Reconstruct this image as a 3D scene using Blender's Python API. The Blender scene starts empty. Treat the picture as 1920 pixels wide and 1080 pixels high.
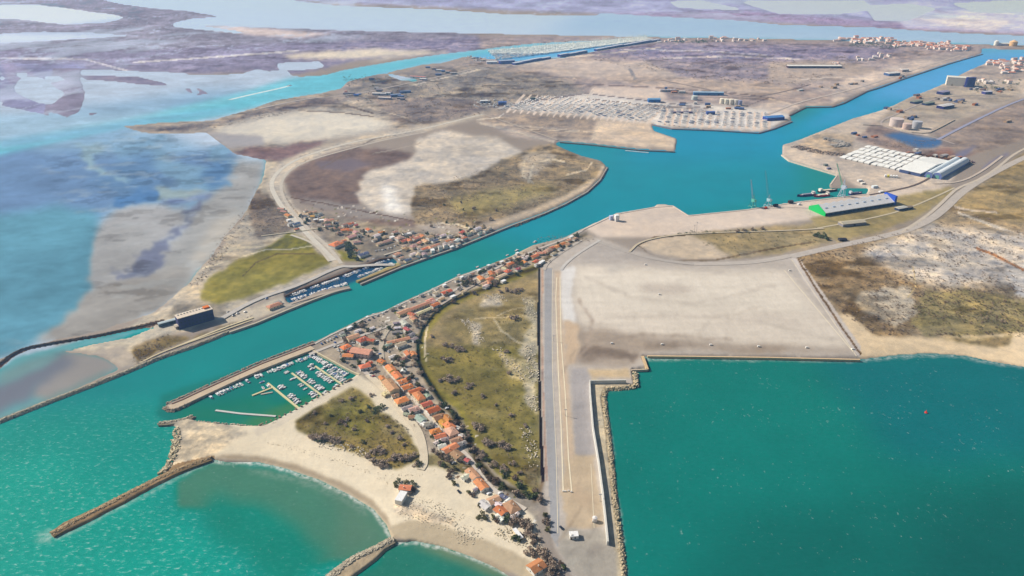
ILLUM = (1.22, 1.20, 1.23); HAZE_L = (.52, .50, .43); HAZE_K = 1.3e-4; HAZE_C = (.30, .58, 1.0)
import bpy, bmesh, math, random
import numpy as np
from mathutils import Vector
random.seed(7)
S = bpy.context.scene
COL = S.collection
D = bpy.data
# ------------------------------------------------------------------ camera
H, F, PITCH = 450.0, 1370.0, math.atan(660/1370.0)
cp, sp = math.cos(PITCH), math.sin(PITCH)
def P(px, py, z=0.0):
    """ground point (at height z) seen at photo position px,py"""
    u, v = (px-960)/F, (540-py)/F
    dx, dy, dz = u, cp+v*sp, -sp+v*cp
    t = (z-H)/dz
    return (dx*t, dy*t)
cam = D.cameras.new('camera'); co = D.objects.new('camera', cam); COL.objects.link(co)
co.location = (0, 0, H); co.rotation_euler = (math.pi/2-PITCH, 0, 0)
cam.sensor_width = 36; cam.lens = F/1920*36; cam.clip_start = 1; cam.clip_end = 200000
S.camera = co
# ------------------------------------------------------------------ light
SUN_EL, SUN_AZ = math.radians(36), math.radians(-68)      # azimuth from +Y, negative = left
w = D.worlds.new('World'); S.world = w; w.use_nodes = True
nt = w.node_tree; bg = nt.nodes['Background']
sky = nt.nodes.new('ShaderNodeTexSky'); sky.sky_type = 'NISHITA'; sky.sun_disc = False
sky.sun_elevation = SUN_EL; sky.sun_rotation = SUN_AZ; sky.air_density = 1.0; sky.dust_density = 1.2
nt.links.new(sky.outputs[0], bg.inputs[0]); bg.inputs[1].default_value = 0.07
ld = D.lights.new('sun', 'SUN'); ld.energy = 5.6; ld.angle = math.radians(0.5); ld.color = (1.0, 0.96, 0.905)
lo = D.objects.new('sun', ld); COL.objects.link(lo)
sd = Vector((math.sin(SUN_AZ)*math.cos(SUN_EL), math.cos(SUN_AZ)*math.cos(SUN_EL), math.sin(SUN_EL)))
lo.rotation_euler = sd.to_track_quat('Z', 'Y').to_euler()
S.view_settings.view_transform = 'Standard'; S.view_settings.look = 'None'; S.view_settings.exposure = 0
# ------------------------------------------------------------------ helpers
def lin(c):
    c = np.asarray(c, float)/255.0
    return np.where(c <= .04045, c/12.92, ((c+.055)/1.055)**2.4)
ILL = np.array(ILLUM)        # light on a level white surface, linear rgb
HZ = np.array(HAZE_L); HK = HAZE_K; HCOL = np.array(HAZE_C)
def albedo(seen, dist, f=1.0, hs=None):
    """base colour that reads as SEEN (sRGB 0-255) at distance DIST through the haze"""
    T = np.exp(-HK*np.asarray(dist, float)[..., None]*HCOL)
    a = (lin(seen)-(1-T)*HZ*(1 if hs is None else hs[..., None]))/(T*ILL*f)
    return np.clip(a, .004, .86)
def tag(o, label=None, cat=None, group=None, kind=None):
    if label: o['label'] = label
    if cat: o['category'] = cat
    if group: o['group'] = group
    if kind: o['kind'] = kind
    return o
def obj(name, me, parent=None):
    o = D.objects.new(name, me); COL.objects.link(o)
    if parent: o.parent = parent
    return o
def mesh(name, vs, fs, mat=None, smooth=False, mi=None):
    me = D.meshes.new(name); me.from_pydata(vs, [], fs)
    for m in (mat if isinstance(mat, (list, tuple)) else [mat]):
        if m: me.materials.append(m)
    if mi: me.polygons.foreach_set('material_index', mi)
    if smooth: me.polygons.foreach_set('use_smooth', [True]*len(fs))
    me.update(); return me
# value noise, vectorised
_rs = np.random.RandomState(5); _tab = _rs.rand(256, 256)
def vn(x, y, s=0):
    x = np.asarray(x, float)+s*17.13; y = np.asarray(y, float)+s*9.71
    xi = np.floor(x).astype(np.int64); yi = np.floor(y).astype(np.int64)
    fx = x-xi; fy = y-yi; fx = fx*fx*(3-2*fx); fy = fy*fy*(3-2*fy)
    a = _tab[xi & 255, yi & 255]; b = _tab[(xi+1) & 255, yi & 255]
    c = _tab[xi & 255, (yi+1) & 255]; d = _tab[(xi+1) & 255, (yi+1) & 255]
    return (a*(1-fx)+b*fx)*(1-fy)+(c*(1-fx)+d*fx)*fy
def fbm(x, y, s=0, o=4):
    r = 0; a = .5; t = 0
    for k in range(o):
        r = r+a*vn(x*2**k, y*2**k, s+k); t += a; a *= .55
    return r/t
def box(a, r):
    if r <= 0: return a
    for ax in (0, 1):
        for _ in (0, 1):
            p = np.pad(a, [(r+1, r) if i == ax else (0, 0) for i in (0, 1)], mode='edge').cumsum(ax)
            n = a.shape[ax]
            a = (np.take(p, range(2*r+1, 2*r+1+n), ax)-np.take(p, range(0, n), ax))/(2*r+1)
    return a
def inpoly(X, Y, pts):
    m = np.zeros(X.shape, bool); n = len(pts)
    for i in range(n):
        x1, y1 = pts[i]; x2, y2 = pts[(i+1) % n]
        if y1 == y2: continue
        c = (y1 > Y) != (y2 > Y)
        m ^= c & (X < (x2-x1)*(Y-y1)/(y2-y1)+x1)
    return m
def pts(s):
    v = [float(t) for t in s.replace(',', ' ').split()]
    return list(zip(v[::2], v[1::2]))
# ------------------------------------------------------------------ the lie of the land: a survey grid, dense near, sparse far
ST = 2.0
gx = np.arange(-460, 2381, ST); gy = np.concatenate([[-117, -112, -106, -98, -88, -76, -64, -52, -42, -34, -26, -20, -14, -10, -6, -2], np.arange(0, 1160, ST)])
NX, NY = len(gx), len(gy)
PX, PY = np.meshgrid(gx, gy)
U, V = (PX-960)/F, (540-PY)/F
TT = -H/(-sp+V*cp); WX = U*TT; WY = (cp+V*sp)*TT
DIST = np.sqrt(WX**2+WY**2+H**2)
sc = np.clip((PY+120)/720.0, .05, 2)         # px of photo per unit of natural raggedness
wa = (fbm(WX/28, WY/28, 1)-.5)+1.3*(fbm(WX/115, WY/115, 3)-.5)+.7*(fbm(WX/9, WY/9, 5)-.5); wb = (fbm(WX/28, WY/28, 2)-.5)+1.3*(fbm(WX/115, WY/115, 4)-.5)+.7*(fbm(WX/9, WY/9, 6)-.5)
def layer(img, poly, val, warp=0, blur=0, wob=1.0):
    """paint VAL on IMG inside POLY (ragged by WARP, feathered by BLUR cells)"""
    p = pts(poly) if isinstance(poly, str) else poly
    xs = [q[0] for q in p]; ys = [q[1] for q in p]; pad = warp*1.5+blur*2*ST+4
    i0 = max(0, np.searchsorted(gx, min(xs)-pad)-1); i1 = min(NX, np.searchsorted(gx, max(xs)+pad)+1)
    j0 = max(0, np.searchsorted(gy, min(ys)-pad)-1); j1 = min(NY, np.searchsorted(gy, max(ys)+pad)+1)
    sl = (slice(j0, j1), slice(i0, i1))
    X = PX[sl]+wa[sl]*warp*3.6*sc[sl]; Y = PY[sl]+wb[sl]*warp*2.1*sc[sl]
    m = inpoly(X, Y, p).astype(float)
    m = box(m, blur)
    if np.ndim(img) == 3:
        img[sl] = img[sl]*(1-m[..., None])+np.asarray(val, float)*m[..., None]
    else: img[sl] = img[sl]*(1-m)+val*m
def line_poly(p, wpx):
    """a band of WPX photo px about a polyline, as seen"""
    L, R = [], []
    for i, (x, y) in enumerate(p):
        a = p[max(0, i-1)]; b = p[min(len(p)-1, i+1)]
        dx, dy = b[0]-a[0], b[1]-a[1]; l = math.hypot(dx, dy) or 1
        ww = (wpx[i] if isinstance(wpx, (list, tuple)) else wpx)/2
        L.append((x-dy/l*ww, y+dx/l*ww)); R.append((x+dy/l*ww, y-dx/l*ww))
    return L+R[::-1]
# ------------------------------------------------------------------ where water lies (1 = land)
LAND = np.ones(PX.shape)
HARD = np.zeros(PX.shape)
def water(p, warp=0): layer(LAND, p, 0.0, warp, 0)
def land(p, warp=0): layer(LAND, p, 1.0, warp, 0)
SEA = ("-600,980 0,792 100,752 200,714 250,694 300,672 350,656 384,643 430,624 480,607 530,586 577,567 620,551 654,540 658,536 664,533 672,531 700,520 750,499 800,481 850,464 900,444 937,429 960,420 1020,398 1060,380 1100,358 1125,335 1138,312 1128,302 1090,292 1060,280 1040,270 1050,264 1110,269 1200,279 1266,283 1270,260 1225,245 1222,232 1260,240 1340,243 1422,248 1450,240 1485,226 1480,215 1510,200 1560,200 1580,192 1625,170 1650,162 1690,148 1720,138 1780,118 1842,100 1838,91 1900,93 2000,97 2500,112 2500,135 2000,118 1920,113 1880,113 1850,118 1810,135 1775,155 1740,170 1700,185 1680,196 1650,208 1600,222 1560,238 1500,262 1467,272 1466,290 1480,300 1570,327 1556,345 1555,352 1630,354 1625,364 1500,378 1460,383 1400,393 1291,404 1280,397 1262,385 1232,382 1228,388 1155,400 1090,430 1060,445 1000,460 960,480 900,503 855,519 800,546 760,564 720,583 690,592 656,609 620,626 591,641 540,661 492,679 430,706 375,731 340,747 316,757 308,764 316,771 332,769 380,743 468,704 530,679 581,660 660,697 672,702 650,716 560,765 500,797 480,800 430,797 370,790 350,784 340,786 300,792 299,797 330,800 334,812 332,840 322,876 300,893 200,943 120,980 94,999 100,1009 140,993 240,941 300,908 350,884 398,861 430,868 480,866 540,880 600,900 650,925 700,955 725,985 735,1010 715,1016 660,1048 600,1090 640,1100 700,1056 741,1018 780,1015 830,1025 880,1043 930,1065 985,1100 1000,1250 -600,1250")
water(SEA)
water("1203,668 1300,669 1440,671 1612,674 1690,665 1745,663 1810,667 1860,678 1920,688 2100,700 2500,725 2500,1250 1176,1250 1172,1080 1163,1020 1150,940 1143,860 1136,800 1128,748 1135,729 1190,725 1184,693 1214,691")
# the marina beside the north bank
water("534,552 560,543 640,514 712,485 735,483 747,492 700,512 668,526 652,536 600,545 548,570 538,566")
water("655,541 668,527 676,530 662,545")
# lagoon in the west
water("-600,190 0,180 60,150 100,210 125,222 150,210 160,180 150,150 152,130 240,133 350,137 352,142 450,140 482,130 560,144 610,142 650,130 700,121 760,112 830,101 900,93 960,86 1000,82 1100,76 1180,76 1180,84 1060,108 960,115 872,106 830,118 790,122 720,138 655,152 640,165 600,175 520,187 470,205 400,225 300,230 240,235 225,237 270,250 300,252 390,250 440,290 500,300 495,330 485,350 470,385 450,410 425,440 395,480 360,525 340,545 310,570 280,590 230,603 180,620 100,638 50,650 20,665 -600,900", 2)
water("-600,1010 -600,920 0,692 28,668 60,655 180,629 310,609 300,622 200,640 130,655 180,660 215,680 232,690 200,703 100,748 0,790", 1)
# the river and the lakes far behind
water("182,-2 230,8 285,15 350,20 400,28 420,31 360,36 322,43 325,50 400,58 470,66 455,60 370,48 400,46 480,51 560,53 650,57 760,60 900,63 1240,70 1460,73 1640,78 1800,83 1920,85 2500,96 2500,78 1920,67 1800,62 1640,52 1460,46 1380,38 1200,29 1125,24 1120,30 950,27 830,18 630,11 555,2 545,-2", 1)
water("0,10 60,8 140,18 240,32 200,42 120,46 40,36 -100,30 -400,20", 3)
water("-400,80 0,64 80,60 160,61 262,67 160,72 60,78 -400,100", 1)
water("0,-30 600,-22 1200,-34 1500,-22 1480,-14 900,-10 0,-14", 3)
water("1250,2 1310,0 1380,14 1400,20 1330,18 1270,14", 3)
water("1380,2 1620,0 1640,18 1580,26 1460,26", 3)
water("1620,10 1700,6 1760,16 1700,40 1640,40", 3); water("1780,6 1900,0 2300,10 2300,22 1830,24", 3)
water("520,118 600,116 610,124 560,132 520,128", 2)
water("500,135 530,131 545,138 530,144 505,143", 1); water("518,122 560,117 608,120 606,127 560,131 530,130", 1)
water("722,140 735,139 790,150 780,153 750,150", 0)
# land standing in the lagoon
land("150,142 200,141 260,144 310,155 318,161 270,160 210,153 160,150", 1)
land("344,165 372,165 396,176 370,179 352,173", 0); water("356,168 368,168 380,174 366,176", 0)
land("150,215 190,209 175,217", 1)
land("-600,110 20,112 60,132 130,128 150,140 120,148 140,154 160,160 138,164 166,172 140,176 150,180 128,186 112,198 132,205 95,206 108,214 70,206 0,190 -600,190", 1)
land(line_poly(pts("0,196 40,204 80,213 106,221"), [5, 4, 4, 3]), 1)
water("76,142 110,143 128,150 96,154", 1); water("0,140 14,148 4,152 0,152", 1); water("28,136 60,138 40,146 30,142", 1)
water("26,164 36,150 50,144 74,146 92,154 104,166 122,172 118,180 96,196 72,192 52,184 30,174", 1)
# thin rock dykes in the lagoon
land(line_poly(pts("-500,860 -60,712 0,685 20,668 45,655 100,645 180,632 250,617 310,604"), [7, 6, 6, 6, 6, 5, 4, 4, 4]), 0)
land("112,660 180,648 232,636 270,622 312,608 330,615 300,630 245,648 235,660 260,690 225,697 205,680 180,668 130,662", 2)
# breakwaters and islets
HH = box(LAND, 1)
# ------------------------------------------------------------------ how the surfaces look (colours as seen; albedo() takes haze and light out)
C = np.zeros(PX.shape+(3,)); C[:] = (160, 150, 143)
SPK = np.zeros(PX.shape+(3,))     # r = dark scrub, g = pale gravel, b = green
def paint(poly, col, spk=None, warp=4, blur=2):
    layer(C, poly, col, warp, blur)
    if spk is not None: layer(SPK, poly, spk, warp, blur)
paint("-600,-130 2600,-130 2600,62 1800,58 1460,42 1100,26 500,0 -600,2", (170, 173, 202), (.2, .1, 0), 3, 1)
paint("-600,10 500,-10 900,68 900,100 600,120 -600,135", (146, 144, 160), (.45, .15, 0), 5, 1)
paint("-600,85 250,95 600,80 900,72 1240,75 1180,85 700,108 560,138 -600,140", (146, 142, 166), (.5, .15, 0), 5, 1)
paint("-600,115 160,120 160,220 -600,200", (148, 150, 184), (.3, .3, 0), 5, 1)
paint("340,44 400,46 480,52 620,64 560,72 470,66 400,56", (222, 205, 200), (.1, .2, 0), 1, 1)
paint("1150,26 1640,52 1920,65 2500,78 2500,72 1640,40 1400,22", (165, 152, 180), (.4, .2, 0), 2, 1)
paint("1640,22 2500,20 2500,62 1920,62 1700,52", (205, 203, 222), (.1, .3, 0), 2, 1)
paint("1780,50 1700,30 1900,40 1860,60", (222, 212, 212), None, 3, 1); paint("1880,2 2400,8 2400,40 1960,30", (215, 208, 216), None, 3, 2)
paint("1500,8 1620,0 1780,8 1780,14 1620,20", (188, 190, 220), None, 3, 1)
paint("20,160 0,112 60,135 70,150", (165, 160, 190), None, 3, 1)
paint("530,104 600,98 700,92 810,96 790,104 700,110 600,112 540,110", (220, 208, 192), (.2, .2, 0), 6, 1)
paint("690,118 740,110 840,100 830,96 740,102", (205, 195, 185), None, 3, 1)
paint("100,130 320,130 420,160 420,190 160,230 80,225", (146, 142, 164), (.3, .1, 0), 0, 0)
# plain between the two ports
paint("900,68 1240,72 1640,78 1920,86 1850,100 1700,130 1500,180 1440,200 1000,200 640,190 640,160 900,112", (170, 158, 158), (.5, .35, 0), 4, 3)
paint("1160,82 1440,84 1700,92 1640,110 1440,120 1280,118 1090,100", (152, 146, 170), (.6, .25, 0), 4, 3)
paint("640,165 700,145 900,120 1060,150 1110,180 960,195 900,215 780,230 660,190", (150, 144, 142), (.7, .2, .3), 4, 3)
paint("1010,110 1110,112 1280,122 1290,148 1200,150 1060,145 960,128", (200, 185, 176), (.3, .3, 0), 5, 1)
paint("1100,150 1190,140 1330,150 1480,160 1500,178 1390,182 1250,165", (190, 174, 165), (.4, .3, 0), 5, 1)
paint("1215,118 1440,128 1460,150 1280,146", (152, 145, 158), (.6, .2, 0), 5, 1)
paint("1440,118 1560,114 1650,130 1600,150 1480,160 1440,150", (184, 170, 162), (.3, .3, 0), 5, 1)
paint("1112,162 1240,166 1250,186 1200,188 1105,183", (214, 197, 186), (.05, .2, 0), 1, 1)
paint("1500,178 1640,135 1720,112 1840,96 1800,112 1650,160 1560,196 1500,200 1480,212 1400,200", (206, 190, 180), (.2, .4, 0), 3, 1)
paint("1560,196 1500,198 1440,190 1470,175 1560,170", (178, 163, 158), (.4, .3, 0), 5, 1)
paint("1700,112 1840,95 1770,118", (168, 160, 160), (.3, .2, 0), 2, 1)
paint("930,204 985,190 1100,176 1250,192 1430,205 1485,216 1450,240 1422,247 1225,236 1100,220", (220, 212, 206), (.05, .2, 0), 1, 1)
paint("1190,198 1330,203 1320,216 1190,206", (170, 165, 165), None, 1, 1)
paint("935,212 1125,224 1112,262 1040,262 900,232 905,220", (163, 150, 142), (.5, .2, .1), 3, 1)
paint("1120,226 1222,232 1228,246 1268,262 1266,282 1140,270 1108,264", (216, 196, 178), (.15, .3, .1), 2, 1)
paint("890,225 1040,262 1110,266 1180,276 1040,268 960,258", (190, 176, 168), (.4, .3, 0), 3, 1)
# western spit
paint("225,237 400,222 520,188 600,172 660,190 800,235 620,262 500,300 440,290 390,250 300,252", (168, 158, 150), (.6, .4, .1), 6, 1)
paint("270,245 400,232 500,205 600,185 660,190 560,205 450,225 340,246", (128, 120, 122), (.7, .2, 0), 3, 1)
paint("395,248 500,216 590,205 690,214 745,234 700,250 620,262 560,275 480,272 430,262", (220, 212, 200), (.12, .15, 0), 5, 3)
paint("390,250 490,256 500,275 430,280", (175, 172, 175), (.1, .1, 0), 2, 1)
paint("438,290 470,278 520,280 620,262 570,292 510,306", (140, 120, 124), (.4, .1, 0), 5, 1)
paint("690,180 900,190 900,215 800,238 740,230", (150, 140, 138), (.6, .2, .1), 6, 1)
# west of the canal: the loop road's ground
paint("500,300 530,310 510,340 520,380 560,430 600,470 640,500 540,545 430,590 330,625 250,650 250,690 180,660 130,655 240,610 310,575 365,525 400,480 450,415 485,350", (188, 177, 163), (.5, .4, .1), 7, 1)
paint("490,350 520,380 555,425 530,440 480,445 460,410", (142, 130, 122), (.7, .2, .2), 7, 1)
paint("530,335 560,300 640,280 740,284 782,292 765,310 690,326 668,345 700,362 668,380 662,405 700,405 785,418 780,432 700,428 620,400 545,372", (128, 114, 112), (.35, .05, 0), 6, 1)
paint("590,306 660,298 700,310 660,322 600,318", (120, 113, 122), (.1, 0, 0), 5, 1)
paint("560,372 610,378 700,392 775,408 740,420 650,408 590,390", (152, 145, 142), (.1, .1, 0), 5, 1)
paint("780,290 780,262 830,248 940,260 985,288 960,318 900,340 800,350 775,380 770,406 700,402 668,378 670,345 695,320 765,306", (208, 198, 188), (.3, .25, 0), 7, 1)
paint("714,350 738,352 750,385 755,404 722,400", (248, 242, 236), None, 3, 3)
paint("820,262 900,262 960,280 900,300 820,300", (212, 202, 192), None, 5, 3)
paint("778,352 880,338 950,300 1000,276 1042,272 1090,293 1130,306 1135,318 1115,345 1060,372 960,408 880,432 780,428 770,400", (152, 138, 120), (.75, .2, .2), 6, 1)
paint("830,375 930,358 1010,345 1050,350 960,390 870,408", (158, 146, 112), (.5, .1, .3), 5, 3)
paint("985,285 1035,282 1040,300 990,340 975,330", (178, 166, 152), (.5, .5, 0), 6, 1)
paint("960,408 1060,368 1118,335 1130,308 1138,312 1128,335 1100,358 1060,380 1020,398 960,420 900,437 870,440", (200, 182, 162), (.2, .3, 0), 1, 1)
paint("560,395 640,408 740,428 830,438 900,430 900,440 760,500 740,500 690,482 640,490 600,450", (152, 142, 134), (.5, .3, .3), 3, 1)
paint("780,424 830,420 900,440 800,440", (180, 168, 158), (.3, .2, 0), 3, 1)
paint("376,545 395,520 440,492 480,478 540,440 575,450 592,478 625,490 600,505 540,528 450,562 400,570 374,562", (140, 134, 84), (.12, .08, .45), 4, 1)
paint("540,440 575,450 585,470 530,472 500,470", (132, 130, 80), (.2, .05, .8), 5, 1)
paint("600,470 630,470 670,480 690,490 640,492", (128, 128, 70), None, 1, 1)
paint("250,688 246,655 315,628 375,640 400,622 440,598 470,585 478,594 400,622 330,648 262,680", (132, 118, 92), (.6, .2, .4), 3, 1)
paint("115,660 180,648 232,636 270,622 312,608 330,615 300,630 240,650", (196, 186, 170), (.1, .3, 0), 2, 1)
paint("130,662 232,650 235,660 262,692 225,697 205,680 180,668", (180, 170, 160), (.1, .2, 0), 5, 1)
paint(line_poly(pts("-500,860 -60,712 0,685 20,668 45,655 100,645 180,632 250,617 310,604"), 8), (80, 72, 70), (.5, .3, 0), 0, 0)
paint("400,598 470,580 530,556 536,572 560,565 652,540 660,545 480,600 420,612", (192, 182, 168), (.1, .2, 0), 1, 1)
paint("664,532 745,494 752,498 700,521", (176, 166, 120), (.2, .1, .4), 0, 0)
# the village side
paint("480,700 600,645 690,605 800,560 850,528 900,505 1000,462 1060,448 1090,432 1120,450 1030,500 870,565 815,592 790,625 783,660 790,700 820,745 850,770 890,845 960,915 1012,940 1010,1080 960,1080 880,1040 780,1010 730,1000 650,925 480,866 398,862", (172, 160, 148), (.2, .35, .1), 2, 1)
paint("300,790 350,782 500,800 590,755 672,702 700,720 770,780 800,850 860,860 900,900 1000,970 1035,1100 930,1065 780,1012 730,1000 650,925 480,866 400,862 330,898 300,900 333,840", (236, 221, 197), (.0, .06, 0), 2, 1)
paint("298,790 350,782 430,795 470,815 400,860 330,898 296,915 333,840 333,805", (204, 190, 170), (.25, .6, 0), 3, 1)
paint("90,1020 90,990 200,935 310,882 333,872 404,856 398,870 300,915 150,1000", (150, 128, 104), (.5, .3, 0), 0, 0)
paint("600,1110 655,1045 735,1005 748,1018 700,1062 640,1110", (176, 160, 138), (.4, .4, 0), 0, 0)
paint("480,866 398,862 420,856 490,858 560,874 640,905 700,940 730,975 742,1005 820,1010 900,1035 970,1075 930,1075 880,1043 780,1015 735,1012 725,985 700,955 650,925 600,900 540,880", (176, 160, 140), (0, .05, 0), 1, 1)
paint("740,985 800,975 900,1010 1000,1060 1000,1100 900,1045 800,1018 738,1008", (196, 180, 156), (0, .05, 0), 4, 1)
paint("553,792 600,762 660,726 690,742 720,775 760,800 775,830 785,860 745,882 715,868 690,858 640,842 600,828 562,812", (144, 130, 90), (.6, .25, .3), 3, 1)
paint("600,770 680,745 720,790 700,820 640,810", (134, 126, 80), (.55, .15, .5), 5, 3)
paint("790,855 830,850 860,862 895,870 870,890 840,885 800,875", (158, 145, 110), (.6, .2, .3), 4, 1)
paint("740,962 800,978 850,985 840,972 780,950 745,945", (205, 190, 172), (.3, .8, 0), 6, 1)
# ditch, meadow
paint("1010,500 1015,905 1012,935 960,912 925,872 895,838 855,765 825,742 800,708 790,660 800,612 835,578 880,560", (156, 141, 112), (.5, .25, .12), 2, 1)
paint("800,650 1012,640 1015,905 1012,930 960,905 925,870 895,835 855,765 825,742 800,708", (136, 127, 86), (.5, .22, .4), 4, 3)
paint("870,575 1005,560 1005,640 900,650 830,620", (152, 138, 104), (.5, .2, .2), 5, 3)
paint("985,560 1006,560 1010,780 990,760 980,660", (188, 176, 152), (.5, .7, .1), 6, 1)
paint("930,660 1000,680 1000,720 960,710", (172, 160, 128), (.5, .6, .1), 6, 1)
paint("880,610 905,608 900,650 888,645", (200, 186, 166), (.3, .7, 0), 4, 1); paint("905,562 935,552 945,575 900,580", (192, 182, 168), (.3, .7, 0), 4, 1)
paint("980,880 1012,875 1012,925 985,918", (140, 124, 92), (.6, .3, .3), 3, 1)
paint(line_poly(pts("1010,503 925,538 870,560 828,585 797,625 790,660 797,695 820,735 860,765 885,815 905,850 935,885 975,912 1008,930"), 12), (142, 134, 82), (.3, .2, .5), 1, 1)
paint(line_poly(pts("805,600 797,640 798,680"), 4), (212, 196, 168), None, 1, 0)
# east of the yard
paint("1485,480 1580,455 1700,430 1760,400 1840,340 1920,300 2500,120 2500,720 1920,690 1745,665 1612,673", (165, 148, 126), (.6, .35, .15), 4, 3)
paint("1490,482 1600,455 1640,470 1720,535 1715,600 1740,632 1640,630 1580,590 1530,545", (152, 132, 108), (.7, .35, .1), 7, 1)
paint("1590,552 1700,545 1716,590 1690,612 1620,592", (192, 180, 164), (.5, .8, 0), 7, 1)
paint("1610,476 1740,425 1920,440 2500,480 2500,545 1920,540 1730,540", (196, 187, 180), (.45, .7, 0), 6, 3)
paint("1720,552 1800,545 1920,570 2500,600 2500,625 1920,630 1740,632 1712,600", (150, 138, 106), (.65, .2, .3), 7, 1)
paint("1880,510 1920,500 2500,530 2500,560 1900,560", (200, 194, 190), (.2, .5, 0), 7, 1)
paint("1790,390 1850,340 1920,290 2500,200 2500,440 1920,420 1850,410", (160, 143, 114), (.55, .15, .2), 7, 1)
paint("1570,590 1590,590 1640,630 1740,636 1920,628 2500,640 2500,730 1920,690 1810,668 1745,664 1612,674", (226, 203, 172), (.05, .15, 0), 2, 1)
paint("1745,636 1900,632 1900,655 1840,650", (190, 170, 135), (.6, .3, .2), 5, 1)
# port ground
paint("1092,428 1155,401 1230,386 1262,385 1291,404 1400,393 1500,378 1625,364 1760,348 1780,360 1700,380 1530,412 1400,428 1300,442 1200,448 1125,447", (218, 201, 188), (0, .1, 0), 0, 1)
paint("1196,462 1225,450 1290,438 1340,455 1372,486 1290,488 1225,478", (208, 190, 170), (.1, .2, 0), 1, 1)
paint("1290,440 1400,430 1530,420 1560,440 1560,456 1460,478 1372,488 1340,462", (164, 148, 120), (.45, .15, .25), 3, 1)
paint("1520,412 1680,372 1780,352 1790,362 1720,410 1640,440 1570,455 1545,440", (168, 152, 116), (.3, .15, .3), 3, 1)
paint("1467,272 1500,262 1560,238 1650,208 1700,185 1775,155 1880,113 2500,135 2500,170 1920,182 1750,240 1740,255 1800,300 1790,330 1780,350 1625,364 1570,328 1480,300 1466,290", (204, 189, 176), (.15, .3, 0), 1, 1)
paint("1640,232 1740,258 1800,270 1780,300 1700,292 1600,262", (160, 144, 140), (.5, .2, 0), 5, 1)
paint("1530,250 1600,252 1600,290 1540,290 1490,276", (184, 168, 152), (.4, .6, 0), 2, 1)
paint("1740,290 1790,275 1850,280 1800,300 1750,310", (158, 128, 122), (.4, .2, 0), 3, 1)
paint("1750,250 1920,186 2500,160 2500,260 1920,262 1830,290 1790,290", (156, 143, 138), (.4, .15, .1), 5, 1)
paint("1700,178 1780,158 1900,160 1920,180 1760,240 1640,235 1660,215", (178, 166, 156), (.35, .3, .2), 2, 1)
paint("1780,130 1880,114 2500,138 2500,160 1900,150 1830,152", (176, 165, 160), (.4, .3, .1), 2, 1)
paint("1656,254 1690,249 1730,258 1766,262 1764,272 1745,279 1715,278 1690,268", (84, 122, 166), (0, 0, 0), 1, 1)
paint("1778,298 1800,285 1832,272 1818,288 1800,300", (132, 132, 152), (0, 0, 0), 1, 1)
paint(line_poly(pts("1840,320 1860,305 1890,290"), 4), (130, 130, 158), (0, 0, 0), 2, 1)
LOOP = pts("632,490 606,464 578,436 556,412 536,388 521,366 516,348 521,332 540,313 570,297 610,283 670,266 750,250 808,239 868,225 908,215")
paint(line_poly(LOOP, [22, 22, 22, 24, 26, 28, 30, 28, 24, 20, 17, 15, 13, 11, 9, 7]), (202, 190, 176), (.2, .4, 0), 2, 1)
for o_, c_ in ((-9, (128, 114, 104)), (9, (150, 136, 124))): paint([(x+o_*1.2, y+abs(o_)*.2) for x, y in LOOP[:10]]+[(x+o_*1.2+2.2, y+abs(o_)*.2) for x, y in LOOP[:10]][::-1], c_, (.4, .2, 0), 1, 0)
for k in range(22):
    u = k/21; paint(line_poly([(984+u*262, 178+u*22), (950+u*262, 212+u*22)], 3.4), (226, 208, 194), (0, .1, 0), 0, 0)
for k in range(15): u = k/14; paint(line_poly([(1252+u*190, 204+u*8), (1246+u*196, 236+u*10)], 4.5), (228, 206, 190), (0, .1, 0), 0, 0)
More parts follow.
